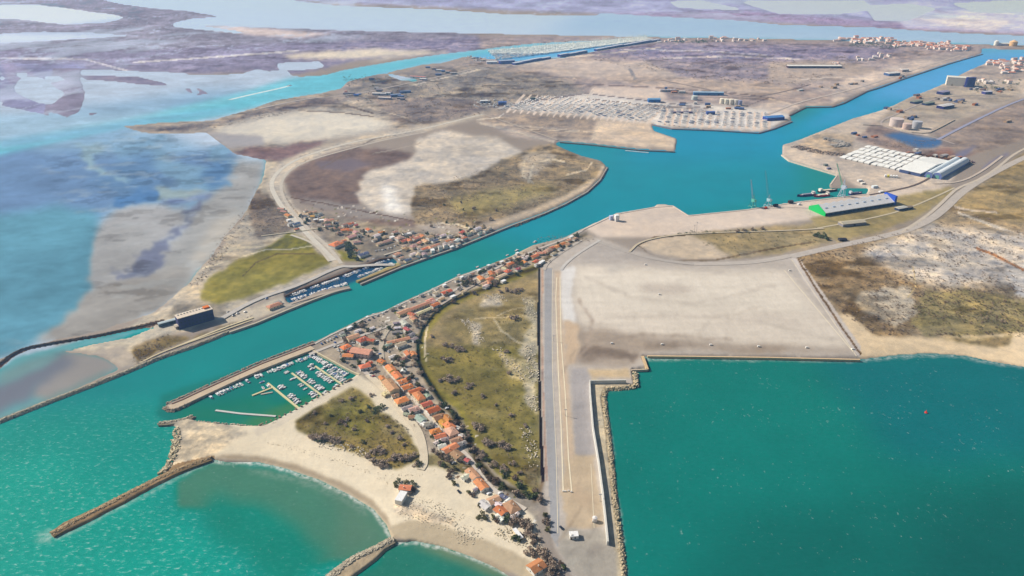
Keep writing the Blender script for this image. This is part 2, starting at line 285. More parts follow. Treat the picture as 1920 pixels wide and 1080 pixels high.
# fields of small paths, tyre tracks
for q, wd, cc in (("455,520 480,495 520,478 590,478", 2, (110, 100, 85)), ("395,490 440,468 500,462", 2, (200, 190, 170)), ("590,462 545,470 500,470 380,505", 2, (205, 195, 175)),
                  ("925,600 940,622 965,640 985,650", 4, (190, 175, 145)), ("980,595 930,598 890,600", 2, (185, 170, 140)), ("1000,578 960,582 930,595", 2, (190, 176, 148)),
                  ("990,345 1000,310 1030,300 1060,305", 4, (198, 186, 168)), ("1000,345 980,330 985,300", 4, (190, 178, 160)), ("1060,330 1100,320 1110,305", 3, (196, 182, 164)),
                  ("1700,560 1716,540 1712,500", 2, (200, 180, 140)), ("1870,400 1810,395 1790,390", 4, (205, 190, 175)), ("1795,400 1860,425 1920,445", 5, (208, 196, 184)),
                  ("668,708 600,752 560,775 520,797 480,815", 15, (228, 214, 194)), ("1830,468 1860,480 1920,510", 5, (165, 120, 90)), ("760,545 750,548", 3, (200, 190, 180)), ("600,318 700,262 780,245", 2, (120, 110, 108)),
                  ("300,150 160,112 0,110", 3, (205, 200, 205)), ("0,200 60,212 110,224", 2, (205, 195, 185)), ("250,118 400,108 560,96", 3, (200, 195, 195)), ("930,240 1100,250", 1.5, (195, 180, 165)),
                  ("770,162 900,131 960,124 1050,110 1150,100 1240,90", 2, (206, 196, 188)), ("893,226 935,222 945,214", 3, (208, 196, 184)), ("893,230 960,236 1120,250", 2, (192, 178, 166)), ("1110,162 1112,168 1098,186", 1.5, (214, 202, 190)), ("1100,186 1250,202 1300,204", 1.5, (116, 106, 110)), ("1110,160 1250,166 1400,178 1440,184 1400,200", 1.6, (120, 110, 114)), ("1440,186 1480,196 1500,206", 3, (216, 198, 184)), ("1060,112 1065,135 1080,150", 3, (212, 196, 182)), ("1160,94 1300,96 1440,104", 2, (200, 196, 206)), ("1240,110 1380,106 1500,112", 2.5, (206, 198, 200)), ("650,190 700,205 760,222 800,238", 2, (196, 184, 172)), ("480,205 560,196 640,196 700,214", 2.5, (120, 112, 110)), ("560,208 640,212 700,220", 2, (128, 118, 112)), ("1500,150 1560,146 1640,150", 2, (216, 200, 188)), ("1180,130 1192,150", 6, (150, 148, 152)), ("560,296 640,276 740,262", 2, (168, 158, 150)), ("700,290 740,282 790,270", 2, (170, 160, 152)), ("545,372 620,386 700,402 780,418", 2, (106, 92, 90)), ("820,420 860,424 900,436", 2.5, (204, 192, 178)), ("900,232 990,255 1040,268", 3, (200, 188, 175)), ("1110,266 1130,225", 2, (210, 195, 175)), ("850,210 940,200 1100,176 1330,205", 1.5, (120, 112, 120)), ("1530,455 1440,470 1340,490 1260,490 1215,478 1198,462 1225,447 1330,438", 3, (120, 105, 88))):
    paint(line_poly(pts(q), wd), cc, None, 1, 0)

# plots, patios and hedges of the village
rv = random.Random(77)
for (x0, y0, x1, y1, n_, jx, jy) in ((712, 680, 866, 834, 110, 34, 12), (874, 884, 985, 975, 40, 22, 12), (640, 640, 700, 690, 34, 20, 14), (730, 560, 790, 680, 70, 34, 20), (815, 552, 1080, 446, 110, 8, 10), (560, 400, 900, 440, 150, 26, 22), (625, 630, 790, 560, 40, 12, 8)):
    for _ in range(n_):
        u = rv.random(); x, y = x0+(x1-x0)*u+rv.uniform(-jx, jx), y0+(y1-y0)*u+rv.uniform(-jy, jy); a, b = rv.uniform(2, 5)*(y+120)/900, rv.uniform(1.2, 3)*(y+120)/900
        if LAND[np.searchsorted(gy, y+5), np.searchsorted(gx, x)] < .5 or LAND[np.searchsorted(gy, y-5), np.searchsorted(gx, x)] < .5: continue
        paint([(x-a, y+b*.3), (x+a*.2, y-b), (x+a, y-b*.2), (x-a*.2, y+b)], rv.choice([(226, 216, 204), (240, 234, 226), (206, 190, 172), (122, 124, 78), (104, 110, 66), (98, 86, 74), (182, 168, 156), (128, 108, 92)]), None, 0, 0)
# the great container yard and its margins
YARD = "1060,470 1120,446 1180,470 1290,494 1400,490 1482,480 1614,672 1203,666 1213,690 1183,693 1190,724 1108,712 1112,740 1145,1020 1160,1095 1080,1095 1040,1030 1020,930 1014,820 1013,505"
paint(YARD, (192, 182, 174), (0, .08, 0), 0, 1)
paint("1108,712 1190,724 1135,731 1130,745 1142,840 1150,930 1162,1020 1170,1100 1156,1100 1143,1010 1128,900 1112,760", (208, 192, 166), (.1, .4, 0), 0, 0)
paint("1082,500 1200,504 1470,508 1508,550 1600,658 1400,655 1205,648 1090,625 1078,560", (220, 208, 195), (0, .02, 0), 1, 3)
paint("1084,510 1200,512 1470,520 1530,590 1200,590 1080,580", (224, 213, 200), (0, 0, 0), 2, 5)
paint("1120,455 1180,475 1300,498 1420,498 1400,504 1120,494 1080,494", (178, 170, 165), (0, 0, 0), 1, 3)
paint("1052,506 1082,502 1074,560 1080,600 1072,612 1052,606 1046,560", (226, 221, 218), (0, 0, 0), 3, 1)
paint("1076,612 1130,618 1220,632 1400,650 1600,656 1606,664 1204,660 1205,675 1180,692 1150,690 1082,682", (170, 156, 144), (.1, 0, 0), 3, 3)
paint("1084,650 1150,655 1205,668 1200,684 1160,676 1084,664", (132, 120, 112), (.2, 0, 0), 6, 1)
paint("1055,600 1082,610 1084,680 1060,690", (206, 182, 158), (.03, 0, 0), 3, 1)
paint("1070,694 1104,694 1112,800 1118,860 1078,858", (174, 168, 168), (0, 0, 0), 0, 1)
paint("1056,858 1110,858 1122,900 1126,990 1104,992 1058,990 1054,930", (198, 178, 154), (.03, .05, 0), 3, 1)
paint("1040,512 1052,510 1050,560 1064,700 1078,860 1058,862 1046,700", (206, 184, 162), (0, 0, 0), 0, 1)
paint("1100,694 1180,694 1184,712 1112,710", (206, 182, 150), (.1, .2, 0), 1, 1)
paint("1022,506 1036,506 1036,700 1044,860 1050,990 1046,1030 1034,1010 1026,860 1020,700", (168, 167, 170), (0, .02, 0), 0, 0)
paint("1050,990 1140,1000 1156,1060 1156,1095 1085,1095 1045,1035", (180, 172, 162), (.02, .1, 0), 3, 1)
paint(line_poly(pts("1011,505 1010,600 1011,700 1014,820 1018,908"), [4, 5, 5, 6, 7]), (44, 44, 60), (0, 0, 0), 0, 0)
paint(line_poly(pts("1017,505 1016,600 1017,700 1021,820 1025,905"), [3, 3, 3, 4, 5]), (188, 160, 146), (.2, .3, 0), 0, 0)
paint("1484,484 1496,484 1612,650 1614,672 1606,668 1500,520", (206, 196, 190), (0, .1, 0), 0, 0)
paint(line_poly(pts("1494,484 1506,506 1560,590 1614,668"), 4), (120, 98, 78), (.4, .1, .1), 1, 0)
paint(line_poly(pts("1018,905 1010,930 1000,945"), 5), (130, 110, 88), None, 0, 1)
for q, wd, cc in (("1090,620 1150,600 1260,596 1400,600 1580,640", 3, (198, 187, 176)), ("1060,700 1075,660 1110,640 1200,630 1380,640", 3, (160, 146, 134)), ("1100,520 1180,560 1300,570 1460,540", 3, (200, 189, 178)), ("1040,1020 1080,960 1090,900", 3, (168, 150, 132)), ("1060,1040 1100,1010 1120,960", 3, (160, 152, 142)), ("1120,480 1220,500 1360,512", 3, (196, 186, 178)), ("1300,640 1340,600 1420,580", 2.6, (200, 188, 176)), ("1085,560 1110,600 1100,650 1080,680", 4, (176, 160, 148)), ("1200,470 1240,486 1300,500", 3, (160, 152, 148))):
    paint(line_poly(pts(q), wd), cc, None, 4, 1)
for x, y, a, b, cc in ((1120, 670, 26, 4, (144, 130, 120)), (1165, 660, 20, 3, (140, 128, 118)), (1250, 655, 50, 3, (146, 132, 120)), (1420, 660, 70, 3, (160, 144, 130)), (1085, 770, 8, 16, (160, 156, 158)), (1090, 930, 14, 20, (196, 174, 150)), (1110, 1030, 20, 12, (164, 156, 148)), (1070, 1050, 12, 8, (190, 184, 174)), (1250, 540, 60, 10, (205, 193, 182)), (1450, 600, 60, 10, (216, 204, 192)), (1160, 505, 30, 4, (196, 188, 180)), (1380, 480, 40, 3, (170, 160, 152))):
    paint([(x+a*math.cos(t*.785), y+b*math.sin(t*.785)) for t in range(8)], cc, None, 8, 2)
# the dark creek behind the village
CREEK = pts("1100,440 1060,462 1030,484 1008,504 960,520 920,540 880,553 845,570 815,590 793,620 784,650 784,680 795,705 815,735 835,765 850,778 860,800 880,830 890,855 905,880 925,900 950,918 985,930 1012,936")
layer(C, line_poly(CREEK, [3, 4, 5, 6, 6, 6, 6, 6, 6, 7, 8, 9, 9, 9, 9, 10, 12, 12, 12, 12, 12, 10, 8, 5]), (62, 62, 50), 1, 1)
layer(C, line_poly(CREEK[6:15], [3, 4, 4, 5, 6, 6, 7, 6, 4]), (12, 60, 62), 0, 0)
# broad natural variation
nb = fbm(WX/160, WY/160, 9)-.5; nc = fbm(WX/55, WY/75, 13)-.5
veg = np.clip(SPK.max(-1)*1.6, 0, 1); yrd = np.zeros(PX.shape); layer(yrd, YARD, 1.0, 0, 1)
nd = fbm(WX/9, WY/9, 17)-.5; ne = fbm(WX/26, WY/34, 23)-.5; nf = fbm(WX/90, WY/60, 29)-.5; far_ = np.clip(DIST/2500, 0, 1)
C *= (1+.16*nb+.14*nc*np.clip(veg, .2, 1)+.62*nd*veg*(1-.6*far_)+.42*ne*veg+.35*nf*veg*far_)[..., None]
msh = np.zeros(PX.shape); layer(msh, "-600,-130 2600,-130 2600,60 1500,40 1100,26 950,66 640,70 560,130 160,128 160,222 -600,222", 1.0, 2, 3)
hu = (ne*.5+nf*.3+nd*.4)*veg*(1-msh); C *= np.stack([1+.35*hu, 1+.12*hu, 1-.25*hu], -1)
# bare pale scars and dark damp hollows in the scrub
sc1 = np.clip((fbm(WX/48, WY/30, 41)-.60)*14, 0, 1)*veg*np.clip(SPK[..., 1]*2, .15, 1)*(SPK[..., 2] < .6); C = C*(1-.5*sc1[..., None]*.6)+np.array((206, 195, 180))*.3*sc1[..., None]
sc2 = np.clip((fbm(WX/70, WY/40, 47)-.60)*12, 0, 1)*veg*SPK[..., 0]*1.2; C = C*(1-.35*np.clip(sc2, 0, 1)[..., None])
# worn and patched ground of the great yard
yb_ = fbm(WX/60, WY/9, 53)-.5; yc_ = fbm(WX/5, WY/90, 57)-.5; yd_ = fbm(WX/14, WY/14, 59)-.5
C *= (1+yrd*(.08*yb_+.05*yc_+.04*yd_))[..., None]
# pools and creeks through the far marsh
pl_ = fbm(WX/420, WY/620, 61, 5); rg = np.abs(fbm(WX/300, WY/500, 67, 5)-.5); pool = np.clip(np.clip((pl_-.60)*18, 0, 1)+np.clip((.018-rg)*70, 0, 1), 0, 1)*msh
C = C*(1-.6*pool[..., None])+np.array((186, 198, 216))*.6*pool[..., None]; mt = fbm(WX/150, WY/260, 71, 5)-.5; C *= (1+.42*mt*msh)[..., None]
C = np.clip(C, 0, 255)
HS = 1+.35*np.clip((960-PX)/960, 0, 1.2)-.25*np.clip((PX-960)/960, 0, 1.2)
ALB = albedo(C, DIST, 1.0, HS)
# ------------------------------------------------------------------ heights
edge = np.clip((HH-.5)*2, -1, 1)
Z = np.where(edge > 0, .25+1.75*np.clip(edge*1.3, 0, 1), edge*3)
soft = np.zeros(PX.shape)
layer(soft, "380,850 760,1000 1000,1100 1000,1000 760,960 500,840", 1.0, 0, 6)       # the beach slopes
layer(soft, "1620,690 1745,675 2400,740 2400,620 1640,635", 1.0, 0, 6)
layer(soft, "-500,1000 -500,0 700,0 640,170 400,235 500,300 480,380 340,560 250,700 60,760", 1.0, 0, 4)
e2 = np.clip((box(LAND, 5)-.5)*2, -1, 1)
Z = Z*(1-soft)+np.where(edge > 0, .1+1.9*np.clip(e2, 0, 1)**1.2, Z)*soft
Z += (fbm(WX/22, WY/22, 21)-.5)*1.0*np.clip(SPK[..., 0], 0, 1)*(edge > .9)
def grid_mesh(name, X, Y, Zz, attrs, mat, keep=None):
    ny, nx = X.shape
    me = D.meshes.new(name)
    co_ = np.stack([X, Y, Zz], -1).reshape(-1, 3).astype(np.float32)
    idx = np.arange(ny*nx).reshape(ny, nx)
    q = np.stack([idx[1:, :-1], idx[1:, 1:], idx[:-1, 1:], idx[:-1, :-1]], -1).reshape(-1, 4)
    if keep is not None: q = q[keep.reshape(-1)]
    used = np.zeros(ny*nx, bool); used[q.reshape(-1)] = True
    remap = np.cumsum(used)-1; q = remap[q]; co_ = co_[used]
    me.vertices.add(len(co_)); me.vertices.foreach_set('co', co_.reshape(-1))
    me.loops.add(len(q)*4); me.loops.foreach_set('vertex_index', q.reshape(-1).astype(np.int32))
    me.polygons.add(len(q)); me.polygons.foreach_set('loop_start', np.arange(0, len(q)*4, 4, dtype=np.int32))
    me.polygons.foreach_set('use_smooth', np.ones(len(q), bool))
    for n, a in attrs.items():
        at = me.color_attributes.new(n, 'FLOAT_COLOR', 'POINT')
        a = a.reshape(-1, 3)[used]
        at.data.foreach_set('color', np.concatenate([a, np.ones((len(a), 1))], -1).astype(np.float32).reshape(-1))
    me.materials.append(mat); me.update(calc_edges=True)
    return me
# ------------------------------------------------------------------ materials
class NT:
    def __init__(s, name):
        s.m = D.materials.new(name); s.m.use_nodes = True; s.t = s.m.node_tree; s.b = s.t.nodes['Principled BSDF']
    def n(s, typ, **k):
        o = s.t.nodes.new(typ)
        for a, v in k.items():
            if a.startswith('i_'):
                key = a[2:]; key = int(key) if key.isdigit() else key.replace('_', ' ')
                o.inputs[key].default_value = v
            else: setattr(o, a, v)
        return o
    def l(s, a, b): s.t.links.new(a, b); return s
    def mix(s, f, a, b, mode='MIX'):
        o = s.n('ShaderNodeMix', data_type='RGBA', blend_type=mode, clamp_factor=True)
        for v, k in ((f, 0), (a, 6), (b, 7)):
            if hasattr(v, 'is_linked') or hasattr(v, 'links'): s.l(v, o.inputs[k])
            elif k == 0: o.inputs[0].default_value = v
            else: o.inputs[k].default_value = (*v, 1)
        return o.outputs[2]
    def math(s, op, a, b=0.0, c=0.0, clamp=False):
        o = s.n('ShaderNodeMath', operation=op, use_clamp=clamp)
        for k, v in enumerate((a, b, c)):
            if hasattr(v, 'links'): s.l(v, o.inputs[k])
            else: o.inputs[k].default_value = v
        return o.outputs[0]
    def ramp(s, x, lo, hi):
        o = s.n('ShaderNodeMapRange', clamp=True, i_1=lo, i_2=hi); s.l(x, o.inputs[0]); return o.outputs[0]
    def noise(s, scale, det=4, rough=.55, vec=None, kind='FBM'):
        o = s.n('ShaderNodeTexNoise', i_Scale=scale, i_Detail=det, i_Roughness=rough)
        if vec is None:
            vec = s.pos()
        s.l(vec, o.inputs['Vector']); return o.outputs[0]
    def pos(s):
        if not hasattr(s, '_p'): s._p = s.n('ShaderNodeNewGeometry').outputs['Position']
        return s._p
    def attr(s, name): return s.n('ShaderNodeAttribute', attribute_name=name).outputs['Color']
    def mapv(s, scale, rot=0.0):
        o = s.n('ShaderNodeMapping'); s.l(s.pos(), o.inputs[0]); o.inputs['Scale'].default_value = scale; o.inputs['Rotation'].default_value = (0, 0, rot); return o.outputs[0]
    def bump(s, h, strength, dist=1.0):
        o = s.n('ShaderNodeBump', i_Strength=strength, i_Distance=dist); s.l(h, o.inputs['Height']); s.l(o.outputs[0], s.b.inputs['Normal']); return s
def ground_mat():
    g = NT('ground'); c = g.attr('Col'); sp_ = g.n('ShaderNodeSeparateColor'); g.l(g.attr('Spk'), sp_.inputs[0])
    r, gg, bl = sp_.outputs
    n1 = g.noise(.085, 7, .68); n2 = g.noise(.021, 5, .6); n3 = g.noise(.33, 3, .6); n4 = g.noise(.05, 6, .65, g.mapv((1, 1.6, 1), .6))
    v = g.math('MULTIPLY_ADD', g.math('MULTIPLY', g.math('SUBTRACT', n3, .5), g.math('MULTIPLY_ADD', g.math('MAXIMUM', r, gg), 1.1, .15)), 1.0, g.math('MULTIPLY_ADD', g.math('MULTIPLY', g.math('SUBTRACT', n1, .5), g.math('MULTIPLY_ADD', g.math('MAXIMUM', r, gg), 1.0, .22)), 1.0, 1.0))
    col = g.mix(1.0, c, c); vv = g.n('ShaderNodeVectorMath', operation='SCALE'); g.l(c, vv.inputs[0]); g.l(v, vv.inputs['Scale']); col = vv.outputs[0]
    # green flushes
    gm = g.math('MULTIPLY', g.ramp(n2, .40, .62), g.math('MULTIPLY', bl, .75)); gr = g.mix(1.0, col, (.90, 1.0, .68), 'MULTIPLY'); col = g.mix(gm, col, gr)
    # pale gravel and sand patches
    pm = g.math('MULTIPLY', g.ramp(n4, .50, .60), gg); pl = g.n('ShaderNodeVectorMath', operation='SCALE'); g.l(col, pl.inputs[0]); pl.inputs['Scale'].default_value = 1.3
    col = g.mix(pm, col, pl.outputs[0])
    # dark scrub
    th = g.math('SUBTRACT', .70, g.math('MULTIPLY', r, .24))
    dm = g.ramp(g.math('SUBTRACT', g.math('MULTIPLY_ADD', g.math('SUBTRACT', n1, .5), .75, g.math('MULTIPLY_ADD', g.math('SUBTRACT', n3, .5), .75, .5)), th), 0.0, .07)
    dk = g.mix(1.0, col, (.40, .39, .40), 'MULTIPLY')
    col = g.mix(g.math('MULTIPLY', dm, g.math('MULTIPLY', r, 1.25, clamp=True)), col, dk)
    g.l(col, g.b.inputs['Base Color']); g.b.inputs['Roughness'].default_value = .95; g.b.inputs['Specular IOR Level'].default_value = .1
    g.bump(n1, .5, 1.5)
    return g.m
def water_mat():
    g = NT('water'); c = g.attr('Col'); sp_ = g.n('ShaderNodeSeparateColor'); g.l(g.attr('Spk'), sp_.inputs[0]); caps_glints, rough, foam = sp_.outputs
    n1 = g.noise(.012, 4, .6); n2 = g.noise(.16, 4, .6, g.mapv((1, 1.8, 1), .15)); n3 = g.noise(.7, 3, .6, g.mapv((1, 2.2, 1), .2))
    sc_ = g.n('ShaderNodeVectorMath', operation='SCALE'); g.l(c, sc_.inputs[0]); g.l(g.math('MULTIPLY_ADD', g.math('SUBTRACT', n1, .5), .35, g.math('MULTIPLY_ADD', g.math('SUBTRACT', n2, .5), g.math('MULTIPLY', caps_glints, .8), 1.0)), sc_.inputs['Scale'])
    # breaking crests and sun glints, both painted as small sparse flecks
    a = g.noise(.17, 3, .6, g.mapv((1.5, 1.0, 1), .12)); b = g.noise(.02, 3, .6)
    fl = g.math('MULTIPLY', g.ramp(g.math('MULTIPLY_ADD', g.math('SUBTRACT', b, .5), .3, a), .65, .71), g.ramp(n3, .50, .62))
    fl2 = g.math('MULTIPLY', g.ramp(n2, .52, .66), g.ramp(g.noise(.33, 3, .6, g.mapv((.7, 2.0, 1), .2)), .48, .62))
    m = g.math('ADD', g.math('MULTIPLY', fl, g.math('MINIMUM', g.math('MULTIPLY', caps_glints, 1.5), .6)), g.math('MULTIPLY', fl2, g.math('MULTIPLY', rough, .5)), clamp=True)
    col = g.mix(m, sc_.outputs[0], (.62, .74, .72))
    fm = g.math('MULTIPLY', foam, g.ramp(g.noise(.22, 4, .65), .34, .6)); col = g.mix(fm, col, (.78, .78, .74))
    g.l(col, g.b.inputs['Base Color']); g.b.inputs['IOR'].default_value = 1.33
    g.b.inputs['Roughness'].default_value = .36; g.b.inputs['Specular IOR Level'].default_value = .035
    bm = g.math('ADD', g.math('MULTIPLY', n2, .8), g.math('MULTIPLY', n3, .35)); o = g.n('ShaderNodeBump', i_Distance=1.0); g.l(bm, o.inputs['Height']); g.l(g.math('MULTIPLY_ADD', caps_glints, .5, .12), o.inputs['Strength']); g.l(o.outputs[0], g.b.inputs['Normal'])
    return g.m
def plain(name, col, var=.12, scale=.5, rough=.8, bump=0, spec=.3, metal=0):
    g = NT(name); n = g.noise(scale, 4, .6)
    v = g.n('ShaderNodeVectorMath', operation='SCALE'); v.inputs[0].default_value = col[:3]
    g.l(g.math('MULTIPLY_ADD', g.math('SUBTRACT', n, .5), var*4, 1.0), v.inputs['Scale']); g.l(v.outputs[0], g.b.inputs['Base Color'])
    g.b.inputs['Roughness'].default_value = rough; g.b.inputs['Specular IOR Level'].default_value = spec; g.b.inputs['Metallic'].default_value = metal
    if bump: g.bump(n, bump, .3)
    return g.m
M_GROUND = ground_mat(); M_WATER = water_mat()
keep = (HH[1:, 1:]+HH[:-1, 1:]+HH[1:, :-1]+HH[:-1, :-1]) > .02
tag(obj('ground', grid_mesh('ground', WX, WY, Z, {'Col': ALB, 'Spk': SPK}, M_GROUND, keep)), kind='structure')
# ------------------------------------------------------------------ water colours
WC = np.zeros(PX.shape+(3,)); WS = np.zeros(PX.shape+(3,))
WC[:] = (0, 140, 142)
def wpaint(poly, col, spk=None, warp=4, blur=8):
    layer(WC, poly, col, warp, blur)
    if spk is not None: layer(WS, poly, spk, warp, blur)
WS[:] = (.1, 0, 0)
wpaint("-600,1250 -600,700 0,770 300,760 560,900 740,1010 1000,1250", (0, 148, 140), (.5, .5, 0), 4, 12)
wpaint("-600,1250 -600,860 100,850 330,1000 600,1250", (24, 158, 146), (.7, .85, 0), 20, 14)
wpaint("330,905 400,862 600,890 740,970 750,1010 650,1050 560,1060 480,960 330,960", (78, 132, 116), (.3, .08, 0), 3, 3)
wpaint("560,880 650,920 735,990 735,1020 640,1040 640,960", (92, 132, 116), (.2, .05, 0), 6, 8)
wpaint("400,935 520,960 600,1040 520,1100 380,1000", (34, 136, 124), (.4, .1, 0), 10, 8)
wpaint("640,1100 745,1010 830,1020 960,1080 1000,1120", (50, 124, 112), (.3, .05, 0), 4, 3)
wpaint("760,1016 830,1022 960,1078 940,1090 820,1040", (116, 136, 112), (.2, .05, 0), 4, 4)
wpaint("300,740 590,650 690,700 500,810 330,800 290,780", (14, 126, 122), (.05, 0, 0), 2, 2)
wpaint("330,768 480,740 560,768 500,800 340,795", (48, 128, 114), (.05, 0, 0), 5, 4)
wpaint("500,770 600,735 672,705 500,800 440,800", (70, 130, 100), (.02, 0, 0), 3, 3)
wpaint("1130,640 2500,640 2500,1250 1130,1250", (0, 126, 120), (.38, 0, 0), 2, 2)
wpaint("1500,640 2500,640 2500,900 1700,860", (0, 116, 122), (.38, 0, 0), 10, 14)
wpaint("1300,1010 1700,930 2500,830 2500,1250 1300,1250", (0, 110, 106), (.36, 0, 0), 20, 24)
wpaint("1700,1100 1760,960 2500,860 2500,1250", (0, 100, 98), (.36, 0, 0), 20, 24)
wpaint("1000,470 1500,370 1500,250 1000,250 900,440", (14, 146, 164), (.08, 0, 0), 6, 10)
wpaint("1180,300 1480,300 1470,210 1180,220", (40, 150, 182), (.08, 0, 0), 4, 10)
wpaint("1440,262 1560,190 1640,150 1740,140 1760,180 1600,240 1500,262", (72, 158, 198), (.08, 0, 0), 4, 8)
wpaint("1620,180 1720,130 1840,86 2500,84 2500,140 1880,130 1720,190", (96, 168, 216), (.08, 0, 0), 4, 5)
wpaint("530,552 640,512 712,484 750,488 660,530 545,572", (8, 88, 120), (.02, 0, 0), 0, 1)
# lagoon
wpaint("-600,-10 1200,-10 1200,120 900,130 640,175 400,235 500,300 480,380 300,590 -20,700 -600,950", (184, 198, 216), (.02, 0, 0), 0, 2)
wpaint("-600,290 -600,205 0,225 240,190 380,170 480,165 420,205 240,235 330,260 440,300 520,300 400,400 180,430 -600,420", (138, 172, 200), (.05, 0, 0), 4, 6)
wpaint("-600,330 0,270 120,285 300,300 440,275 440,340 330,345 290,372 200,380 160,420 100,430 -600,470", (112, 144, 182), (.08, 0, 0), 10, 4)
wpaint("-600,420 0,400 110,385 180,395 185,440 180,520 160,560 120,620 0,670 -600,860", (102, 156, 178), (.08, 0, 0), 6, 4)
wpaint("-600,640 0,560 60,480 120,470 160,500 150,560 80,620 0,660 -600,860", (100, 152, 174), (.08, 0, 0), 5, 6)
wpaint("210,385 250,382 300,385 350,395 355,415 330,440 290,470 230,520 180,530 180,430", (170, 171, 174), (0, 0, 0), 8, 3)
wpaint("438,300 500,300 480,380 340,560 260,600 100,640 60,640 140,590 170,550 240,520 300,470 350,430 360,400 400,365 430,330", (166, 167, 168), (0, 0, 0), 7, 3)
wpaint("-600,560 120,470 175,440 180,520 165,548 150,555 118,615 60,640 0,665 -600,860", (98, 150, 172), (.08, 0, 0), 6, 3)
wpaint("180,430 250,420 330,470 230,530 170,560 178,500", (168, 169, 171), (0, 0, 0), 8, 2)
wpaint("150,560 200,530 320,500 360,500 330,560 220,610 110,640 90,632", (158, 156, 154), (0, 0, 0), 8, 2)
wpaint(line_poly(pts("405,362 380,388 360,402 352,425 320,450 285,480 250,505 225,520"), [4, 8, 10, 10, 16, 20, 16, 8]), (124, 132, 156), None, 14, 1)
wpaint("265,485 290,490 270,525 235,518", (116, 124, 144), None, 8, 1); wpaint("300,370 400,362 400,368 330,385 300,380", (120, 138, 178), None, 4, 2)
wpaint("455,400 440,440 400,470 370,505 355,490 400,420 430,398", (188, 183, 176), (0, 0, 0), 3, 4)
wpaint("290,260 330,300 400,320 390,280 420,268 440,276 434,340 400,350 340,345 300,320 240,300 200,280", (126, 162, 190), None, 16, 1)
wpaint("250,290 290,285 300,330 330,345 240,375 200,350 150,345", (104, 140, 178), None, 12, 4); wpaint("400,300 436,300 430,340 400,350 380,330", (96, 134, 174), None, 8, 3); wpaint("205,370 300,356 310,378 215,384", (90, 132, 178), None, 10, 1)
wpaint("140,270 180,268 200,330 250,340 230,350 180,320", (146, 176, 192), None, 16, 1); wpaint("300,352 400,352 360,372 300,378", (152, 172, 178), None, 10, 1)
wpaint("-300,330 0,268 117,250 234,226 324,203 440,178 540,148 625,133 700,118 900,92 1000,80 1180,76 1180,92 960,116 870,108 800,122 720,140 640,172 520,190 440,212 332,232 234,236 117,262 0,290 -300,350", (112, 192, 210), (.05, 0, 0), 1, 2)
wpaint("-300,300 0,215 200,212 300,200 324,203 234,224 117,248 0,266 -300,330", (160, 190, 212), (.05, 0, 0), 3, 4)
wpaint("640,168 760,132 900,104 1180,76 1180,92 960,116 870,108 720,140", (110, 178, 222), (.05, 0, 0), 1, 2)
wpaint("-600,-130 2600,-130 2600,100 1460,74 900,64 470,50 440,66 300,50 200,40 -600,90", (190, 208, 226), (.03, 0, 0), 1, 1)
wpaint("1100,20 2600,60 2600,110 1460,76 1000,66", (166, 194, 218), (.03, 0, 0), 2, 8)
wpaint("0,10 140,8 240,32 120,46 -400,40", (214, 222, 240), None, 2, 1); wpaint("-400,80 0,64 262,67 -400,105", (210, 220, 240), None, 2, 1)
wpaint("-600,980 -600,900 0,695 28,670 180,630 310,608 200,642 130,655 230,690 100,752 0,792", (104, 164, 172), (.03, 0, 0), 2, 1)
wpaint("130,658 180,662 232,690 100,750 60,740 100,680", (152, 150, 150), (0, 0, 0), 4, 3)
wpaint("0,720 60,690 120,665 140,680 70,735 0,770 -200,840 -200,770", (120, 128, 142), (0, 0, 0), 6, 4)
wpaint("0,700 60,672 120,660 80,690 0,722", (120, 152, 156), None, 3, 3)
wpaint("-600,1010 0,782 100,740 200,696 200,704 0,794 -600,1040", (130, 146, 146), None, 3, 2)
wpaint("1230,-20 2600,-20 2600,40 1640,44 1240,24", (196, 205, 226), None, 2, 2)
# weed and sandbars breaking up the shallows
wd_ = np.zeros(PX.shape); layer(wd_, "60,300 300,230 440,290 500,310 470,390 340,560 120,650 0,670 170,520 180,440", 1.0, 6, 8)
wx1 = np.clip((fbm(WX/38, WY/24, 91, 5)-.57)*16, 0, 1)*wd_; wx2 = np.clip((fbm(WX/60, WY/34, 93, 5)-.60)*14, 0, 1)*wd_
WC = WC*(1-.12*wx1[..., None])+0; WC = WC*(1-.3*wx2[..., None])+np.array((176, 182, 186))*.3*wx2[..., None]
# wakes and foam
layer(WC, line_poly(pts("542,161 440,184 300,214 150,240 0,272"), [3, 3, 4, 5, 6]), (158, 208, 220), 0, 2)
layer(WC, line_poly(pts("0,272 240,232 440,205"), [14, 9, 5]), (128, 178, 206), 2, 2)
def shore(q, wd, f=.9, bl=1): layer(WS, line_poly(pts(q), wd), (0, 0, f), 2, bl)
shore("398,864 430,870 480,868 540,882 600,902 650,927 700,957 724,985 733,1006", 6)
shore("745,1018 780,1017 830,1027 880,1045 930,1067 985,1102", 5)
shore("470,884 540,895 600,915 650,940 690,965", 3, .35, 2)
shore("100,1004 84,1010 72,1013", [14, 16, 8], .45, 3)
shore("104,1012 145,997 242,945 304,912 352,888 398,865", 4, .5)
shore("1205,671 1300,672 1440,674 1610,677", 3, .7); shore("1612,677 1690,668 1745,666 1800,668 1860,680 1920,690", 3, .6)
shore("1193,700 1192,726 1140,731 1132,745 1142,820 1148,880 1160,960 1168,1040 1172,1090", 3, .6, 1)
shore("660,1052 700,1030 735,1012", 3, .8)
WZ = np.zeros(PX.shape)
WN = fbm(WX/90, WY/60, 81)-.5; lag = np.zeros(PX.shape); layer(lag, '-600,150 640,120 640,190 500,300 300,640 -600,800', 1.0, 0, 10)
WN2 = fbm(WX/35, WY/22, 83)-.5; WC = WC*(1+.18*WN*lag+.12*WN2*lag+.10*(fbm(WX/11, WY/9, 87)-.5)*lag)[..., None]
WC = np.clip(WC, 0, 255)
